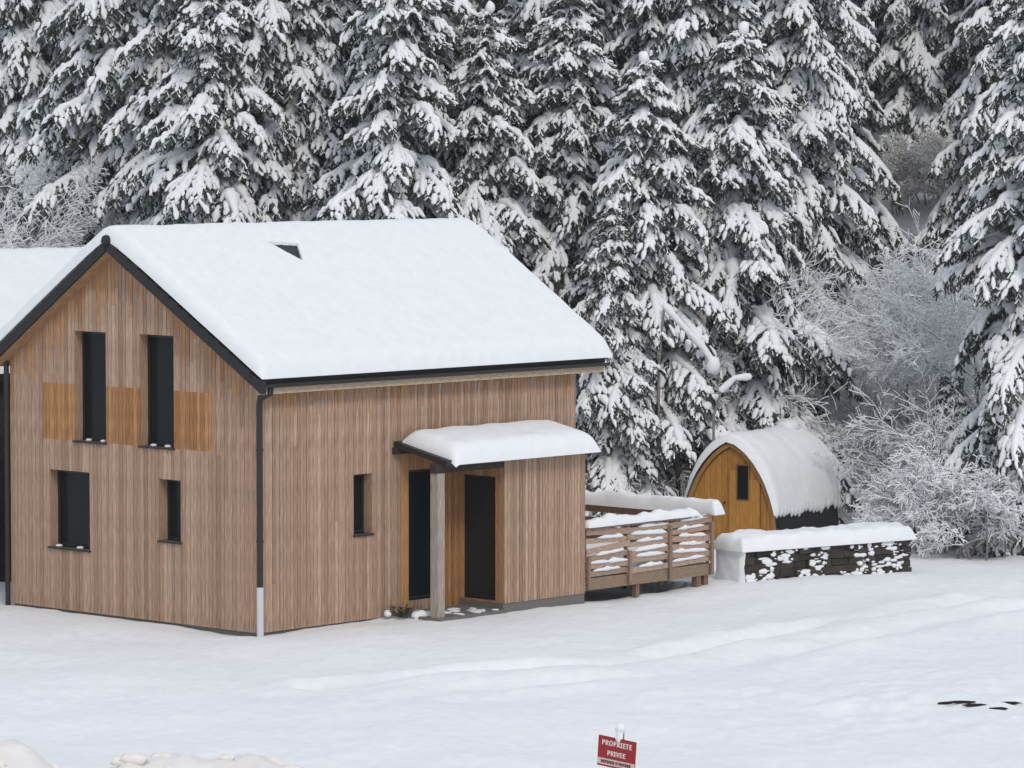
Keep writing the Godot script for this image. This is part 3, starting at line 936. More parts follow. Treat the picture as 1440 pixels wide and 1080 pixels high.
func build_stone_wall() -> void:
	var a := Vector2(4.5, -7.44)
	var b := Vector2(7.98, -9.85)
	var dir := (b - a).normalized()
	var ln := (b - a).length()
	var T := thing("stone_wall", "low block of dark rough stones with a thick snow cap", "wall", Vector3(a.x, 0, a.y), -atan2(dir.y, dir.x))
	# local: x along the front, z towards the camera's side, front face at z = 0, box runs back to z = -0.85
	var hgt := 0.66
	var core := Buf.new()
	core.span(Vector3(0.07, -0.4, -0.78), Vector3(ln - 0.07, hgt - 0.05, -0.07))
	put("core", core, M.behind, T)
	for face in 2:
		var L := ln if face == 0 else 0.85
		for row in 5:
			var y := -0.05 + row * 0.142
			var x := 0.0
			while x < L - 0.05:
				var w := minf(rng.randf_range(0.16, 0.42), L - x)
				if L - x - w < 0.1: w = L - x
				var s := Buf.new()
				var tone := rng.randf_range(0.55, 1.3)
				s.col = Color(0.105 * tone, 0.086 * tone, 0.070 * tone)
				var p := []
				for i in 8:
					var q := Vector3(x + 0.006 if not (i & 1) else x + w - 0.006, y + 0.004 if not (i & 2) else y + 0.138, -0.14 if not (i & 4) else 0.0)
					q += Vector3(rng.randf_range(-0.016, 0.016), rng.randf_range(-0.016, 0.016), rng.randf_range(-0.05, 0.03))
					if face == 1: q = Vector3(-q.z * 1.0 - 0.0, q.y, -q.x)
					if face == 1: q.x = maxf(q.x, -0.02)
					p.append(q)
				s.hexa(p)
				put("stone", s, M.stone, T)
				x += w
	# snow blown against the face
	for i in 280:
		var x := rng.randf_range(0.05, ln - 0.05)
		var y := rng.randf_range(-0.02, 0.62)
		if noise.get_noise_2d(x * 40.0 + 11.0, y * 70.0) < 0.02: continue
		var big := rng.randf_range(0.35, 1.3)
		put("snow_patch", lump(Vector3(x, y, -0.016), Vector3(rng.randf_range(0.05, 0.12) * big, rng.randf_range(0.02, 0.06) * big, 0.034), i * 3.1, null, 14, 10), M.snow, T)
	var ep := PackedVector3Array()
	for j in 12:
		for i in 14:
			var yy := -0.1 + 0.80 * j / 11.0
			var zz := -0.88 + 0.90 * i / 13.0
			ep.append(Vector3(-0.055 - 0.05 * noise.get_noise_2d(yy * 90.0, zz * 90.0) + (0.06 if i == 13 or i == 0 else 0.0), yy, zz))
	var eb := Buf.new()
	eb.grid(14, 12, ep)
	put("snow_drift", eb, M.snow, T)
	put("snow_cap", snow_sheet(-0.10, ln + 0.08, -0.92, 0.07, func(_x, _z): return hgt - 0.02, 0.29, 0.16, 0.07, 0.28), M.snow, T)

func text_part(parent: Node3D, s: String, size: float, at: Vector3, m: Material, called := "lettering") -> void:
	var t := TextMesh.new()
	var f := SystemFont.new()
	f.font_names = PackedStringArray(["Droid Sans"])
	f.font_weight = 700
	t.font = f
	t.text = s
	t.font_size = 64
	t.pixel_size = size / 64.0
	t.depth = 0.006
	t.material = m
	var o := MeshInstance3D.new()
	o.mesh = t
	o.name = numbered(parent, called)
	parent.add_child(o, true)
	o.position = at

func build_sign() -> void:
	var d := 50.6
	var p := spot(870.0, d)
	var S := thing("warning_sign", "small red notice board with pale lettering on a post in the snow", "sign", Vector3(p.x, p.y, p.z), deg_to_rad(-38.0))
	var top := CAM.y - (1043.0 - HORIZON) * d / FPX - p.y
	var po := Buf.new()
	po.col = Color(0.33, 0.26, 0.21)
	po.span(Vector3(-0.01, -0.5, -0.07), Vector3(0.06, top + 0.13, -0.012))
	put("post", po, M.wood, S)
	var pivot := Node3D.new()
	pivot.name = "panel"
	S.add_child(pivot)
	pivot.position = Vector3(0, top, 0)
	pivot.rotation.z = -0.075
	var pa := Buf.new()
	pa.span(Vector3(-0.305, -0.40, -0.010), Vector3(0.305, 0.0, 0.0))
	put("board", pa, M.red, pivot)
	var st := Buf.new()
	st.span(Vector3(-0.302, -0.375, 0.001), Vector3(0.302, -0.292, 0.004))
	put("strip", st, M.strip, pivot)
	text_part(pivot, "PROPRIETE", 0.094, Vector3(0, -0.083, 0.004), M.letter)
	text_part(pivot, "PRIVEE", 0.090, Vector3(0, -0.215, 0.004), M.letter)
	text_part(pivot, "DEFENSE D'ENTRER", 0.053, Vector3(0, -0.333, 0.008), M.letter_dark)
	var sb := lump(Vector3(0.025, top + 0.13, -0.035), Vector3(0.075, 0.07, 0.07), 4.0)
	lump(Vector3(0.02, top + 0.04, -0.01), Vector3(0.055, 0.10, 0.035), 7.0, sb)
	put("snow_cap", sb, M.snow, S)

# ------------------------------------------------------------------ spruces
func make_limb(L: float, sd: int, heavy: float) -> Array:
	var r := RandomNumberGenerator.new()
	r.seed = sd
	var nd := Buf.new()
	var sn := Buf.new()
	var wd := Buf.new()
	var steps := 9
	var pts := PackedVector3Array([Vector3.ZERO])
	var ang := deg_to_rad(r.randf_range(0.0, 22.0))
	var end := deg_to_rad(r.randf_range(-74.0, -38.0))
	var yaw := r.randf_range(-0.12, 0.12)
	for i in steps:
		var f := (i + 0.5) / steps
		var a := lerpf(ang, end, pow(f, 1.1))
		var d := Vector3(cos(a) * cos(yaw * f), sin(a), cos(a) * sin(yaw * f * 2.0))
		pts.append(pts[i] + d * L / steps)
	var rad := PackedFloat32Array()
	for i in pts.size(): rad.append(lerpf(0.012 + 0.012 * L, 0.006, i / float(steps)))
	wd.tube(pts, rad, 5)
	# snow on the limb itself
	var sp := PackedVector3Array()
	var sr := PackedFloat32Array()
	for i in range(1, pts.size()):
		var f := i / float(steps)
		var q := (0.050 + 0.030 * minf(L, 2.8)) * (0.5 + 0.9 * sin(PI * pow(f, 0.8))) * r.randf_range(0.6, 1.3) * heavy
		if i == pts.size() - 1: q *= 0.5
		sp.append(pts[i] + Vector3(0, q * 0.45, 0)); sr.append(q)
	var cut := 0
	while cut < sp.size() - 1:                      # the load has slipped off here and there
		var upto := mini(sp.size(), cut + r.randi_range(3, 5))
		if upto - cut > 1:
			var ra := sr.slice(cut, upto)
			ra[0] *= 0.55; ra[ra.size() - 1] *= 0.55
			sn.tube(sp.slice(cut, upto), ra, 7, 0.7)
		cut = upto - (0 if r.randf() < 0.4 else 1)
	# side twigs
	var n := int(L * 6.2) + 3
	for k in n:
		for s in [-1.0, 1.0]:
			var f := clampf(0.10 + 0.90 * (k + r.randf_range(0.1, 0.9)) / n, 0.0, 1.0)
			var fi := f * steps
			var i0 := mini(int(fi), steps - 1)
			var p := pts[i0].lerp(pts[i0 + 1], fi - i0)
			var t := (pts[i0 + 1] - pts[i0]).normalized()
			var tl := (L * 0.34 * (1.0 - 0.72 * f) * smoothstep(0.0, 0.25, f + 0.08) + 0.16) * r.randf_range(0.5, 1.45)
			var sa: float = deg_to_rad(r.randf_range(34.0, 72.0)) * s
			var hd := Vector3(t.x, 0, t.z).normalized().rotated(Vector3.UP, sa)
			var a0 := asin(clampf(t.y, -1, 1)) * 0.6 - deg_to_rad(r.randf_range(0.0, 18.0))
			var a1 := deg_to_rad(r.randf_range(-84.0, -52.0))
			var tp := PackedVector3Array([p])
			var m := 4
			for i in m:
				var a := lerpf(a0, a1, (i + 0.5) / m)
				tp.append(tp[i] + (hd * cos(a) + Vector3(0, sin(a), 0)) * tl / m)
			# needles: short flat sprays on both sides of the twig and hanging under it
			var cnt := int(tl / 0.075) + 2
			for i in cnt:
				var g := (i + r.randf()) / cnt * m
				var j := mini(int(g), m - 1)
				var c := tp[j].lerp(tp[j + 1], g - j)
				var tt := (tp[j + 1] - tp[j]).normalized()
				var sd2 := tt.cross(Vector3.UP)
				sd2 = sd2.normalized() if sd2.length_squared() > 0.01 else Vector3(0, 0, 1)
				for w in 3:
					var dirn: Vector3 = tt * r.randf_range(0.3, 0.9) + sd2 * [-1.0, 1.0, r.randf_range(-0.3, 0.3)][w] * r.randf_range(0.4, 0.9) + Vector3(0, [-0.35, -0.35, -1.0][w] * r.randf_range(0.5, 1.2), 0)
					dirn = dirn.normalized()
					var ll := r.randf_range(0.09, 0.19)
					var wv := dirn.cross(Vector3(r.randf_range(-1, 1), r.randf_range(-0.3, 1), r.randf_range(-1, 1))).normalized() * r.randf_range(0.012, 0.024)
					var kk := r.randf_range(0.55, 1.5)
					nd.col = Color(0.046 * kk, 0.058 * kk, 0.048 * kk) if r.randf() > 0.06 else Color(0.075, 0.055, 0.035)
					var o := c + Vector3(0, -0.02, 0)
					(sn if r.randf() < 0.34 and w < 2 else nd).quad(o - wv * 0.6, o + wv * 0.6, o + dirn * ll + wv, o + dirn * ll - wv, Vector3.UP)
			# snow held by the twig
			for part in 2:
				if r.randf() > [0.88, 0.78][part]: continue
				var qp := PackedVector3Array()
				var qr := PackedFloat32Array()
				var from: float = [r.randf_range(0.0, 0.15), r.randf_range(0.40, 0.60)][part]
				var upto := minf(from + r.randf_range(0.25, 0.5), 1.0)
				var fat := (0.034 + 0.042 * minf(1.0, tl * 1.1)) * r.randf_range(0.6, 1.35) * heavy
				var off := Vector3(r.randf_range(-0.02, 0.02), 0, r.randf_range(-0.02, 0.02))
				for i in 4:
					var g := minf(lerpf(from, upto, i / 3.0) * m, m - 0.001)
					var j := int(g)
					var q: float = fat * [0.6, 1.05, 1.0, 0.5][i] * r.randf_range(0.7, 1.25)
					qp.append(tp[j].lerp(tp[j + 1], g - j) + Vector3(0, q * 0.45, 0) + off); qr.append(q)
				sn.tube(qp, qr, 6, 0.85)
	return [nd.mesh(M.needles), sn.mesh(M.tree_snow), wd.mesh(M.bark), L]

var limbs := []

func make_spruce(H: float, sd: int, spread: float, label: String, group := "") -> Node3D:
	var r := RandomNumberGenerator.new()
	r.seed = sd
	var T := thing("spruce_tree", label, "tree", Vector3.ZERO, 0.0, group)
	var tk := Buf.new()
	var tp := PackedVector3Array()
	var tr := PackedFloat32Array()
	for i in 9:
		var f := i / 8.0
		tp.append(Vector3(0.10 * sin(f * 5.0 + sd), -0.5 + f * (H + 0.5), 0.10 * cos(f * 4.0 + sd))); tr.append(lerpf(0.020 * H, 0.012, f) + 0.005)
	tk.tube(tp, tr, 9, 1.0, Vector3(1, 0, 0.2))
	put("trunk", tk, M.bark, T)
	var sts := []
	for i in 3:
		var s := SurfaceTool.new()
		s.begin(Mesh.PRIMITIVE_TRIANGLES)
		sts.append(s)
	var y := H * 0.035 + 0.3
	var az := r.randf() * TAU
	while y < H - 0.25:
		var f := y / H
		var reach := spread * H * pow(1.0 - f, 0.82) * smoothstep(-0.10, 0.10, f) + 0.22
		var n := 5
		if f > 0.9: n = 4
		for k in n:
			az += TAU / n + r.randf_range(-0.28, 0.28)
			var want := reach * r.randf_range(0.55, 1.22)
			var best := 0
			var off := r.randi()
			for q in limbs.size():
				var i: int = (q + off) % limbs.size()
				if absf(log(limbs[i][3] / want)) < absf(log(limbs[best][3] / want)) - 0.02: best = i
			var sc: float = clampf(want / limbs[best][3], 0.4, 1.35)
			var pitch := lerpf(-0.16, 0.42, pow(f, 1.6)) + r.randf_range(-0.22, 0.2)
			var b := Basis(Vector3.UP, az) * Basis(Vector3(0, 0, 1), pitch) * Basis(Vector3(1, 0, 0), r.randf_range(-0.15, 0.15))
			b = b.scaled_local(Vector3(sc, sc, sc))
			var xf := Transform3D(b, Vector3(0.10 * sin(f * 5.0 + sd), y + r.randf_range(-0.22, 0.22) * (1.0 - f * 0.7), 0.10 * cos(f * 4.0 + sd)))
			for i in 3: sts[i].append_from(limbs[best][i], 0, xf)
		y += lerpf(0.37, 0.24, f) * clampf(H / 11.0, 0.6, 1.2)
	# leading shoot with its cap
	var tipb := Buf.new()
	lump(Vector3(0.03, H - 0.12, 0), Vector3(0.13, 0.15, 0.12), sd * 0.3, tipb)
	sts[1].append_from(tipb.mesh(M.tree_snow), 0, Transform3D())
	var names := ["crown", "snow", "branches"]
	var mats := [M.needles, M.tree_snow, M.bark]
	for i in 3:
		var m: ArrayMesh = sts[i].commit()
		m.surface_set_material(0, mats[i])
		put_mesh(names[i], m, T)
	return T

# ------------------------------------------------------------------ bare broadleaved trees under rime and snow
func grow(wd: Buf, sn: Buf, p: Vector3, d: Vector3, L: float, rad: float, depth: int, r: RandomNumberGenerator, droop: float, lf: Buf) -> void:
	var n := 4 if depth > 1 else 3
	var pts := PackedVector3Array([p])
	var rr := PackedFloat32Array([rad])
	var dd := d
	for i in n:
		dd = (dd + Vector3(r.randf_range(-0.2, 0.2), r.randf_range(-0.16, 0.16) - droop * (0.10 if depth < 4 else 0.0), r.randf_range(-0.2, 0.2))).normalized()
		pts.append(pts[i] + dd * L / n)
		rr.append(lerpf(rad, rad * 0.5, (i + 1.0) / n))
	wd.tube(pts, rr, 6 if depth > 3 else (4 if depth > 1 else 3))
	var sp := PackedVector3Array()
	var sr := PackedFloat32Array()
	for i in pts.size():
		var t := (pts[mini(i + 1, n)] - pts[maxi(i - 1, 0)]).normalized()
		var flat := sqrt(maxf(0.0, 1.0 - t.y * t.y))
		var q := (0.0112 + 0.50 * rr[i]) * (0.30 + 0.70 * flat) * r.randf_range(0.6, 1.5)
		sp.append(pts[i] + Vector3(0, rr[i] * 0.75 + q * 0.45, 0)); sr.append(q)
	if depth < 5 and (depth > 1 or r.randf() < 0.8): sn.tube(sp, sr, 5 if depth > 1 else 4)
	if depth == 0: return
	var kids: int = [0, 4, 5, 6, 6, 8][depth]
	for k in kids:
		var f := lerpf(0.22 if depth < 5 else 0.15, 1.0, (k + r.randf()) / kids)
		var g := f * n
		var j := mini(int(g), n - 1)
		var q := pts[j].lerp(pts[j + 1], g - j)
		var t := (pts[j + 1] - pts[j]).normalized()
		var ax := t.cross(Vector3(r.randf_range(-1, 1), r.randf_range(-1, 1), r.randf_range(-1, 1))).normalized()
		var nd := t.rotated(ax, deg_to_rad(r.randf_range(28.0, 62.0)))
		if depth >= 3: nd.y = absf(nd.y) * 0.8 + 0.12
		grow(wd, sn, q, nd.normalized(), L * r.randf_range(0.42, 0.66), maxf(0.0055, rr[j] * r.randf_range(0.42, 0.6)), depth - 1, r, droop, lf)
		if lf != null and depth <= 2 and r.randf() < 0.8:
			for w in 3:
				var c := q + nd * r.randf_range(0.0, 0.25)
				var a := Vector3(r.randf_range(-1, 1), r.randf_range(-1, 0.3), r.randf_range(-1, 1)).normalized() * r.randf_range(0.09, 0.16)
				var b := a.cross(Vector3(r.randf_range(-1, 1), 1, r.randf_range(-1, 1))).normalized() * 0.045
				var kk := r.randf_range(0.8, 1.15)
				lf.col = Color(0.70 * kk, 0.61 * kk, 0.50 * kk) if r.randf() < 0.55 else Color(0.86, 0.87, 0.89)
				lf.quad(c, c + a * 0.5 + b, c + a, c + a * 0.5 - b, Vector3.UP)

func make_bare(H: float, stems: int, sd: int, droop: float, label: String, called: String, group := "", leaves := false) -> Node3D:
	var r := RandomNumberGenerator.new()
	r.seed = sd
	var T := thing(called, label, "tree" if called != "snowy_bush" else "bush", Vector3.ZERO, 0.0, group)
	var wd := Buf.new()
	var sn := Buf.new()
	var lf: Buf = Buf.new() if leaves else null
	for s in stems:
		var a := TAU * s / stems + r.randf_range(-0.4, 0.4)
		var lean := 0.10 if stems == 1 else r.randf_range(0.22, 0.60)
		grow(wd, sn, Vector3(cos(a), 0, sin(a)) * 0.12 * (stems - 1) + Vector3(0, -0.2, 0), Vector3(cos(a) * lean, 1, sin(a) * lean).normalized(), H * r.randf_range(0.55, 0.75), 0.011 * H, 5 if stems < 3 else 4, r, droop, lf)
	put("trunk", wd, M.twig, T)
	put("snow", sn, M.tree_snow, T)
	if leaves: put("leaves", lf, M.leaf, T)
	return T

func copy_of(o: Node3D, label := "", group := "") -> Node3D:
	var c: Node3D = o.duplicate()
	c.name = numbered(self, String(o.name).rstrip("_0123456789"))
	add_child(c, true)
	if label: c.set_meta("label", label)
	if group: c.set_meta("group", group)
	return c

var used := {}

func plant(proto: Node3D, px: float, depth: float, turn: float, k: float, label := "", group := "", ky := 1.0) -> Node3D:
	var o := proto
	if used.has(proto): o = copy_of(proto)
	used[proto] = true
	o.position = spot(px, depth)
	o.rotation.y = turn
	o.scale = Vector3(k, k * ky, k)
	if label: o.set_meta("label", label)
	if group: o.set_meta("group", group)
	else: o.remove_meta("group")
	return o

func build_forest() -> void:
	var i := 0
	for L in [0.45, 0.45, 0.65, 0.65, 0.9, 0.9, 0.9, 1.2, 1.2, 1.2, 1.6, 1.6, 1.6, 2.0, 2.0, 2.0, 2.5, 2.5, 3.0]:
		limbs.append(make_limb(L, 100 + i, 0.95 + 0.12 * (i % 3))); i += 1
	var s := []
	s.append(make_spruce(10.4, 1, 0.285, ""))
	s.append(make_spruce(12.8, 2, 0.255, ""))
	s.append(make_spruce(11.5, 3, 0.285, ""))
	s.append(make_spruce(14.5, 4, 0.20, ""))
	s.append(make_spruce(7.0, 5, 0.30, ""))
	# the ones that can be told apart: [image x of the stem, metres from the camera, kind, scale, turn, label]
	var firsts := [
		[1042, 87.0, 0, 1.0, 0.3, "broad snow-laden spruce with a blunt top behind the pod"],
		[562, 86.5, 1, 1.0, 1.1, "tallest snow-laden spruce rising right behind the ridge of the larch house"],
		[300, 88.5, 2, 0.98, 2.0, "wide snow-laden spruce behind the chimney side of the ridge near the gable peak"],
		[690, 87.5, 2, 0.92, 4.1, "snow-laden spruce behind the far end of the larch house ridge"],
		[800, 88.0, 1, 0.86, 2.7, "snow-laden spruce behind the far verge of the larch house roof"],
		[905, 86.0, 0, 0.97, 4.4, "snow-laden spruce behind the deck railing and the far eave"],
		[1112, 95.0, 3, 0.88, 0.9, "slender snow-laden spruce behind the broad blunt-topped one"],
		[1466, 82.5, 1, 0.98, 5.2, "snow-laden spruce at the meadow edge past the end of the stone block"],
		[1282, 110.0, 3, 0.78, 3.0, "slender spruce on the slope above the clearing"],
		[430, 90.0, 0, 1.12, 5.8, "snow-laden spruce behind the roof window of the larch house"],
		[232, 96.0, 0, 1.06, 3.7, "snow-laden spruce beside the bare trees behind the dark house"],
		[62, 104.0, 4, 1.12, 1.9, "small spruce standing above the bare trees behind the dark house"],
		[856, 85.0, 2, 0.62, 0.6, "small spruce pressed against the far corner of the larch house"],
		[955, 86.5, 4, 0.80, 2.2, "young spruce just behind the deck's end rail"],
	]
	for e in firsts: plant(s[e[2]], e[0], e[1], e[4], e[3] * 1.0, e[5], "", 1.02)
	for e in [[1200, 113.0, 3, 0.85, 0.4], [1222, 120.0, 1, 0.9, 2.1]]:
		plant(s[e[2]], e[0], e[1], e[4], e[3], "%s snow-laden spruce in the wood up the slope beyond the clearing" % ["full", "tall", "broad", "slender"][e[2]], "spruces of the wood beyond the clearing", 1.14)
	# the wood behind, row after row up the slope
	var r := RandomNumberGenerator.new()
	r.seed = 77
	for row in 6:
		var d := 91.5 + row * 7.5
		var px := -60.0 + row * 23.0
		while px < 1540.0:
			var skip := px > 1165.0 and px < 1390.0 and d < 118.0
			if px < 150.0 and d < 98.0: skip = true
			if px > 1060.0 and d < 97.0: skip = true
			if not skip:
				var kd: int = [3, 1, 2, 3, 0][r.randi() % 5]
				var where := "behind the dark house" if px < 190 else ("behind the larch house roof" if px < 680 else ("behind the deck" if px < 980 else ("behind the pod" if px < 1165 else "beyond the clearing")))
				plant(s[kd], px + r.randf_range(-18, 18), d + r.randf_range(-3, 3), r.randf() * TAU, r.randf_range(0.82, 1.1), "%s snow-laden spruce in the wood up the slope %s" % [["full", "tall", "broad", "slender"][kd], where], "spruces of the wood %s" % where, 1.06)
			px += r.randf_range(52.0, 82.0) * 92.0 / d * (1.0 if row < 2 else 1.2)
	# bare trees
	var b := []
	b.append(make_bare(6.6, 1, 31, 0.3, "", "bare_tree"))
	b.append(make_bare(6.0, 3, 32, 0.6, "", "bare_tree"))
	b.append(make_bare(3.0, 5, 33, 1.2, "", "snowy_bush"))
	b.append(make_bare(3.6, 3, 34, 0.2, "", "beech_sapling", "", true))
	var tl := "bare snow-dusted tree behind the dark house's roof"
	for e in [[20, 90.0, 0, 0.72, 0.4], [85, 92.0, 1, 0.76, 2.2], [128, 95.0, 0, 0.70, 4.0], [-20, 94.0, 1, 0.8, 5.1], [55, 97.0, 0, 0.72, 1.2]]:
		plant(b[e[2]], e[0], e[1], e[4], e[3], tl, "bare trees behind the dark house")
	var tr := "bare snow-dusted tree in the thicket behind the pod and stone block"
	for e in [[1272, 87.5, 0, 0.46, 3.3], [1315, 85.0, 1, 0.54, 0.2], [1366, 87.0, 0, 0.70, 1.7], [1200, 92.0, 1, 0.52, 4.6], [1250, 91.0, 1, 0.42, 2.9], [1340, 89.5, 1, 0.56, 4.0], [1240, 88.5, 0, 0.42, 5.6], [1388, 84.0, 1, 0.60, 3.4], [1000, 88.5, 1, 0.78, 5.5], [1330, 94.0, 0, 0.42, 0.9], [1100, 90.0, 1, 0.74, 1.0], [1395, 91.0, 1, 0.8, 2.0], [975, 87.0, 0, 0.55, 2.4]]:
		plant(b[e[2]], e[0], e[1], e[4], e[3], tr, "bare trees of the thicket behind the pod")
	var bl := "low drooping bush under snow along the edge of the wood"
	for e in [[1120, 88.5, 2, 0.8, 0.1], [1262, 87.5, 2, 0.7, 1.3], [1300, 83.6, 2, 0.7, 2.6], [1330, 81.2, 2, 0.95, 3.9], [1385, 80.8, 2, 0.8, 5.0], [960, 86.5, 2, 0.8, 0.7], [890, 85.5, 2, 0.7, 2.0]]:
		plant(b[e[2]], e[0], e[1], e[4], e[3], bl, "bushes along the edge of the wood")
	var yl := "leafy beech sapling with dry beige leaves in the snowy clearing"
	for e in [[1255, 98.0, 3, 0.44, 1.9], [1290, 97.0, 3, 0.48, 3.1], [1325, 97.5, 3, 0.46, 4.4], [1280, 100.5, 3, 0.46, 5.2], [1262, 104.0, 3, 0.52, 0.3], [1300, 104.5, 3, 0.56, 2.5], [1340, 103.0, 3, 0.52, 3.8]]:
		plant(b[e[2]], e[0], e[1], e[4], e[3], yl, "beech saplings in the clearing")
	for e in [[1342, 84.0, 4, 0.52, 1.0, "low young spruce in the bushes past the end of the stone block"], [1408, 82.0, 4, 0.46, 3.0, "low young spruce under the meadow-edge spruce"]]:
		plant(s[e[2]], e[0], e[1], e[4], e[3], e[5])

# a point at image position px, py and a chosen distance
func at_px(px: float, py: float, depth: float) -> Vector3:
	return Vector3((px - 720.0) / FPX * depth, CAM.y - (py - HORIZON) * depth / FPX, CAM.z - depth)

func build_small_things() -> void:
	# saplings bowed down by snow
	var bows := [
		[[[930, 640], [926, 520], [934, 432], [962, 462], [990, 492], [1003, 512]], 84.3, "sapling bowed over with a ball of snow at its tip behind the deck"],
		[[[1006, 640], [1004, 585], [1014, 552], [1034, 534], [1056, 532]], 83.9, "short sapling bowed by a curved roll of snow above the pod"],
	]
	for w in bows:
		var foot := at_px(w[0][0][0], w[0][0][1], w[1])
		foot.y = height(foot.x, foot.z)
		var T := thing("bent_sapling", w[2], "sapling", foot)
		var pts := PackedVector3Array([Vector3(0, -0.2, 0)])
		var rad := PackedFloat32Array([0.035])
		for q in range(1, w[0].size()):
			pts.append(at_px(w[0][q][0], w[0][q][1], w[1]) - foot); rad.append(0.03)
		var st := Buf.new()
		st.tube(pts, rad, 7, 1.0, Vector3(0, 0, 1))
		put("stem", st, M.twig, T)
		var sp := PackedVector3Array()
		var sr := PackedFloat32Array()
		for q in range(2, pts.size()):
			for k in 3:
				if q == pts.size() - 1 and k > 0: break
				var p := pts[q].lerp(pts[mini(q + 1, pts.size() - 1)], k / 3.0)
				sp.append(p + Vector3(0, 0.05, 0)); sr.append(0.075 + 0.03 * noise.get_noise_2d(q * 90.0 + k * 40.0, 3.0))
		var sb := Buf.new()
		sb.tube(sp, sr, 10, 0.9, Vector3(0, 0, 1))
		if w[0].size() == 6: lump(pts[pts.size() - 1] + Vector3(0, -0.02, 0), Vector3(0.16, 0.20, 0.16), 9.0, sb)
		put("snow", sb, M.snow, T)
	# a felled trunk propped behind the pod
	var a := at_px(946, 607, 84.6)
	var c := at_px(1014, 605, 84.6)
	var L := thing("felled_trunk", "snow-covered felled trunk lying level just behind the pod", "log", Vector3((a.x + c.x) / 2, a.y - 0.12, a.z))
	var hl := (c.x - a.x) / 2
	var lb := Buf.new()
	lb.tube(PackedVector3Array([Vector3(-hl, 0, 0), Vector3(hl, 0.02, 0.1)]), PackedFloat32Array([0.08, 0.09]), 10)
	put("log", lb, M.bark, L)
	var pr := Buf.new()
	for x in [-hl * 0.8, hl * 0.7]:
		pr.tube(PackedVector3Array([Vector3(x, 0.0, 0.05), Vector3(x + 0.05, height(L.position.x, L.position.z) - L.position.y - 0.2, 0.05)]), PackedFloat32Array([0.05, 0.06]), 8, 1.0, Vector3(0, 0, 1))
	put("prop", pr, M.bark, L)
	var ls := Buf.new()
	ls.tube(PackedVector3Array([Vector3(-hl - 0.03, 0.11, 0), Vector3(-hl * 0.3, 0.13, 0.03), Vector3(hl * 0.4, 0.12, 0.06), Vector3(hl * 0.75, 0.17, 0.08), Vector3(hl, 0.12, 0.1)]), PackedFloat32Array([0.08, 0.11, 0.10, 0.15, 0.08]), 10, 0.75)
	put("snow", ls, M.snow, L)
	# dark lumps added for hollows in the trodden snow, shade put in their colour
	var r := RandomNumberGenerator.new()
	r.seed = 5
	for e in [[1338, 994, 0.13], [1357, 996, 0.16], [1376, 999, 0.14], [1425, 996, 0.13], [1410, 1003, 0.10]]:
		var d: float = 59.05 - (e[1] - 996) * 0.06
		var p := spot(e[0], d)
		var s := Buf.new()
		s.col = Color(0.028, 0.028, 0.032)
		lump(Vector3(0, 0.01, 0), Vector3(e[2] * 1.4, 0.024, 0.036), e[0], s, 10, 6)
		var o := put("stone", s, M.stone)  # no real stone: a dark lump drawn where the snow is hollow
		o.position = p
		tag(o, "flat dark lump standing in for a shaded hollow in the trodden snow", "stone", "dark lumps for hollows in the trodden snow")
	# clods of ploughed snow on the bank by the road
	var cl := Buf.new()
	for i in 300:
		var x := r.randf_range(-8.2, -1.0)
		var z := r.randf_range(18.2, 21.4)
		var q := r.randf_range(0.02, 0.07) * r.randf_range(0.6, 1.5)
		if noise.get_noise_2d(x * 30.0, z * 30.0) < -0.12: continue
		lump(Vector3(x, height(x, z) + q * 0.05, z), Vector3(q * r.randf_range(0.9, 1.8), q * 0.8, q), i * 1.9, cl, 16, 10)
	var clods := put("ploughed_snow", cl, M.old_snow)
	tag(clods, "warm-toned clods of ploughed snow heaped along the road bank", "snow bank", "", "stuff")
	# the plant by the porch
	var foot := CORNER + Vector3(cos(TH), 0, sin(TH)) * 0.35 + Vector3(-sin(TH), 0, cos(TH)) * -3.32
	foot.y = height(foot.x, foot.z)
	var P := thing("porch_plant", "small green plant half under snow beside the porch post", "plant", foot)
	var lf := Buf.new()
	for i in 150:
		var an := r.randf() * TAU
		var q := Vector3(cos(an) * r.randf() * 0.3, r.randf_range(-0.02, 0.16), sin(an) * r.randf() * 0.2)
		var di := Vector3(cos(an), r.randf_range(0.0, 1.0), sin(an)).normalized() * r.randf_range(0.06, 0.13)
		var wv := di.cross(Vector3.UP).normalized() * 0.022
		var k := r.randf_range(0.6, 1.3)
		lf.col = Color(0.065 * k, 0.085 * k, 0.040 * k) if i < 120 else Color(0.16 * k, 0.06 * k, 0.04 * k)
		lf.quad(q, q + di * 0.5 + wv, q + di, q + di * 0.5 - wv, Vector3.UP)
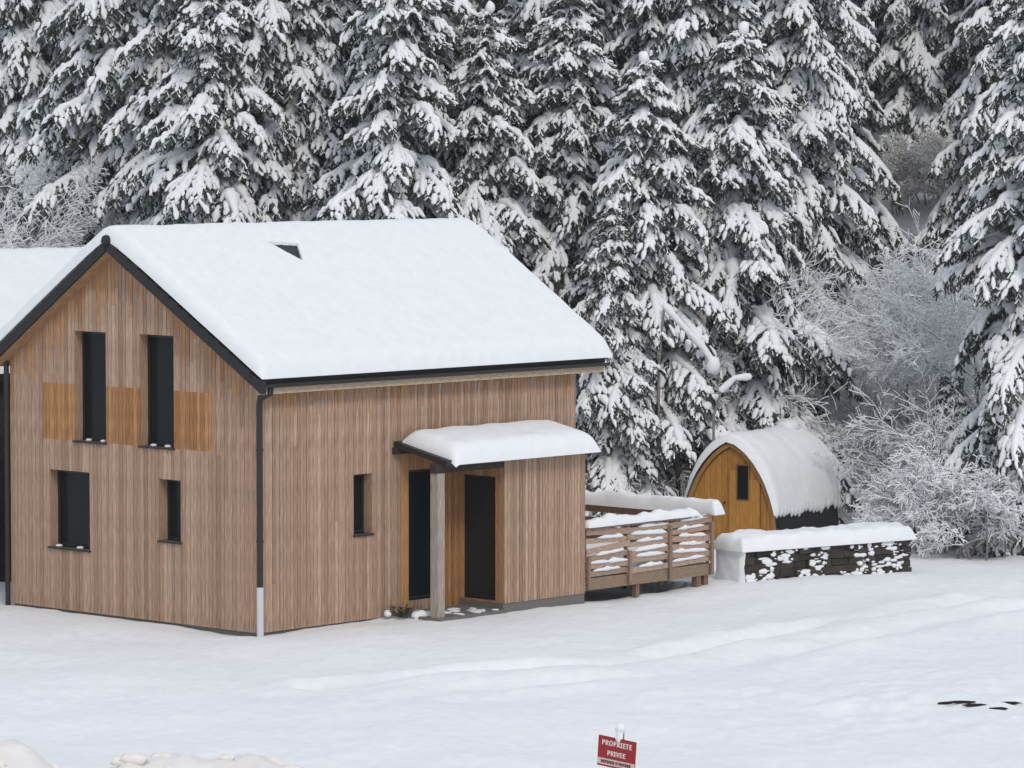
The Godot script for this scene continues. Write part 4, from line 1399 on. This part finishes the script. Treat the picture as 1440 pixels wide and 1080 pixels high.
	put("leaves", lf, M.leaf, P)
	put("snow_lump", lump(Vector3(0.28, 0.05, 0.15), Vector3(0.16, 0.10, 0.12), 6.0), M.snow, P)
	put("snow_lump", lump(Vector3(-0.30, 0.08, 0.10), Vector3(0.07, 0.06, 0.07), 8.0), M.snow, P)

# ------------------------------------------------------------------
func _ready() -> void:
	var cam := Camera3D.new()
	cam.name = "camera"
	add_child(cam)
	cam.position = CAM
	cam.rotation_degrees = Vector3(-3.658, 0, 0.05)
	cam.fov = rad_to_deg(2.0 * atan(540.0 / FPX))
	cam.near = 1.0
	cam.far = 3000.0
	cam.current = true
	var we := WorldEnvironment.new()
	we.name = "world_environment"
	var env := Environment.new()
	env.background_mode = Environment.BG_SKY
	var sky := Sky.new()
	var sm := ProceduralSkyMaterial.new()
	sm.sky_top_color = Color(0.852, 0.88, 0.922)
	sm.sky_horizon_color = Color(0.79, 0.815, 0.855)
	sm.sky_curve = 0.3
	sm.ground_horizon_color = Color(0.78, 0.80, 0.84)
	sm.ground_bottom_color = Color(0.75, 0.76, 0.78)
	sky.sky_material = sm
	env.sky = sky
	env.tonemap_mode = Environment.TONE_MAPPER_LINEAR
	env.tonemap_exposure = 1.06
	env.sdfgi_enabled = true
	env.ssao_enabled = true
	env.ssil_enabled = true
	env.fog_enabled = true
	env.fog_density = 0.00035
	env.fog_light_color = Color(0.80, 0.82, 0.86)
	we.environment = env
	add_child(we)
	var sun := DirectionalLight3D.new()
	sun.name = "sun"
	sun.light_energy = 0.5
	sun.light_angular_distance = 14.0
	sun.light_color = Color(1.0, 0.975, 0.94)
	sun.shadow_enabled = true
	sun.rotation_degrees = Vector3(-40, 18, 0)
	add_child(sun)

	rng.seed = 20
	noise.seed = 3; noise.frequency = 0.02; noise.fractal_octaves = 3
	fine.seed = 8; fine.frequency = 0.035; fine.fractal_octaves = 3
	make_materials()
	build_ground()
	build_house()
	build_neighbour()
	build_deck()
	build_pod()
	build_stone_wall()
	build_forest()
	build_sign()
	build_small_things()
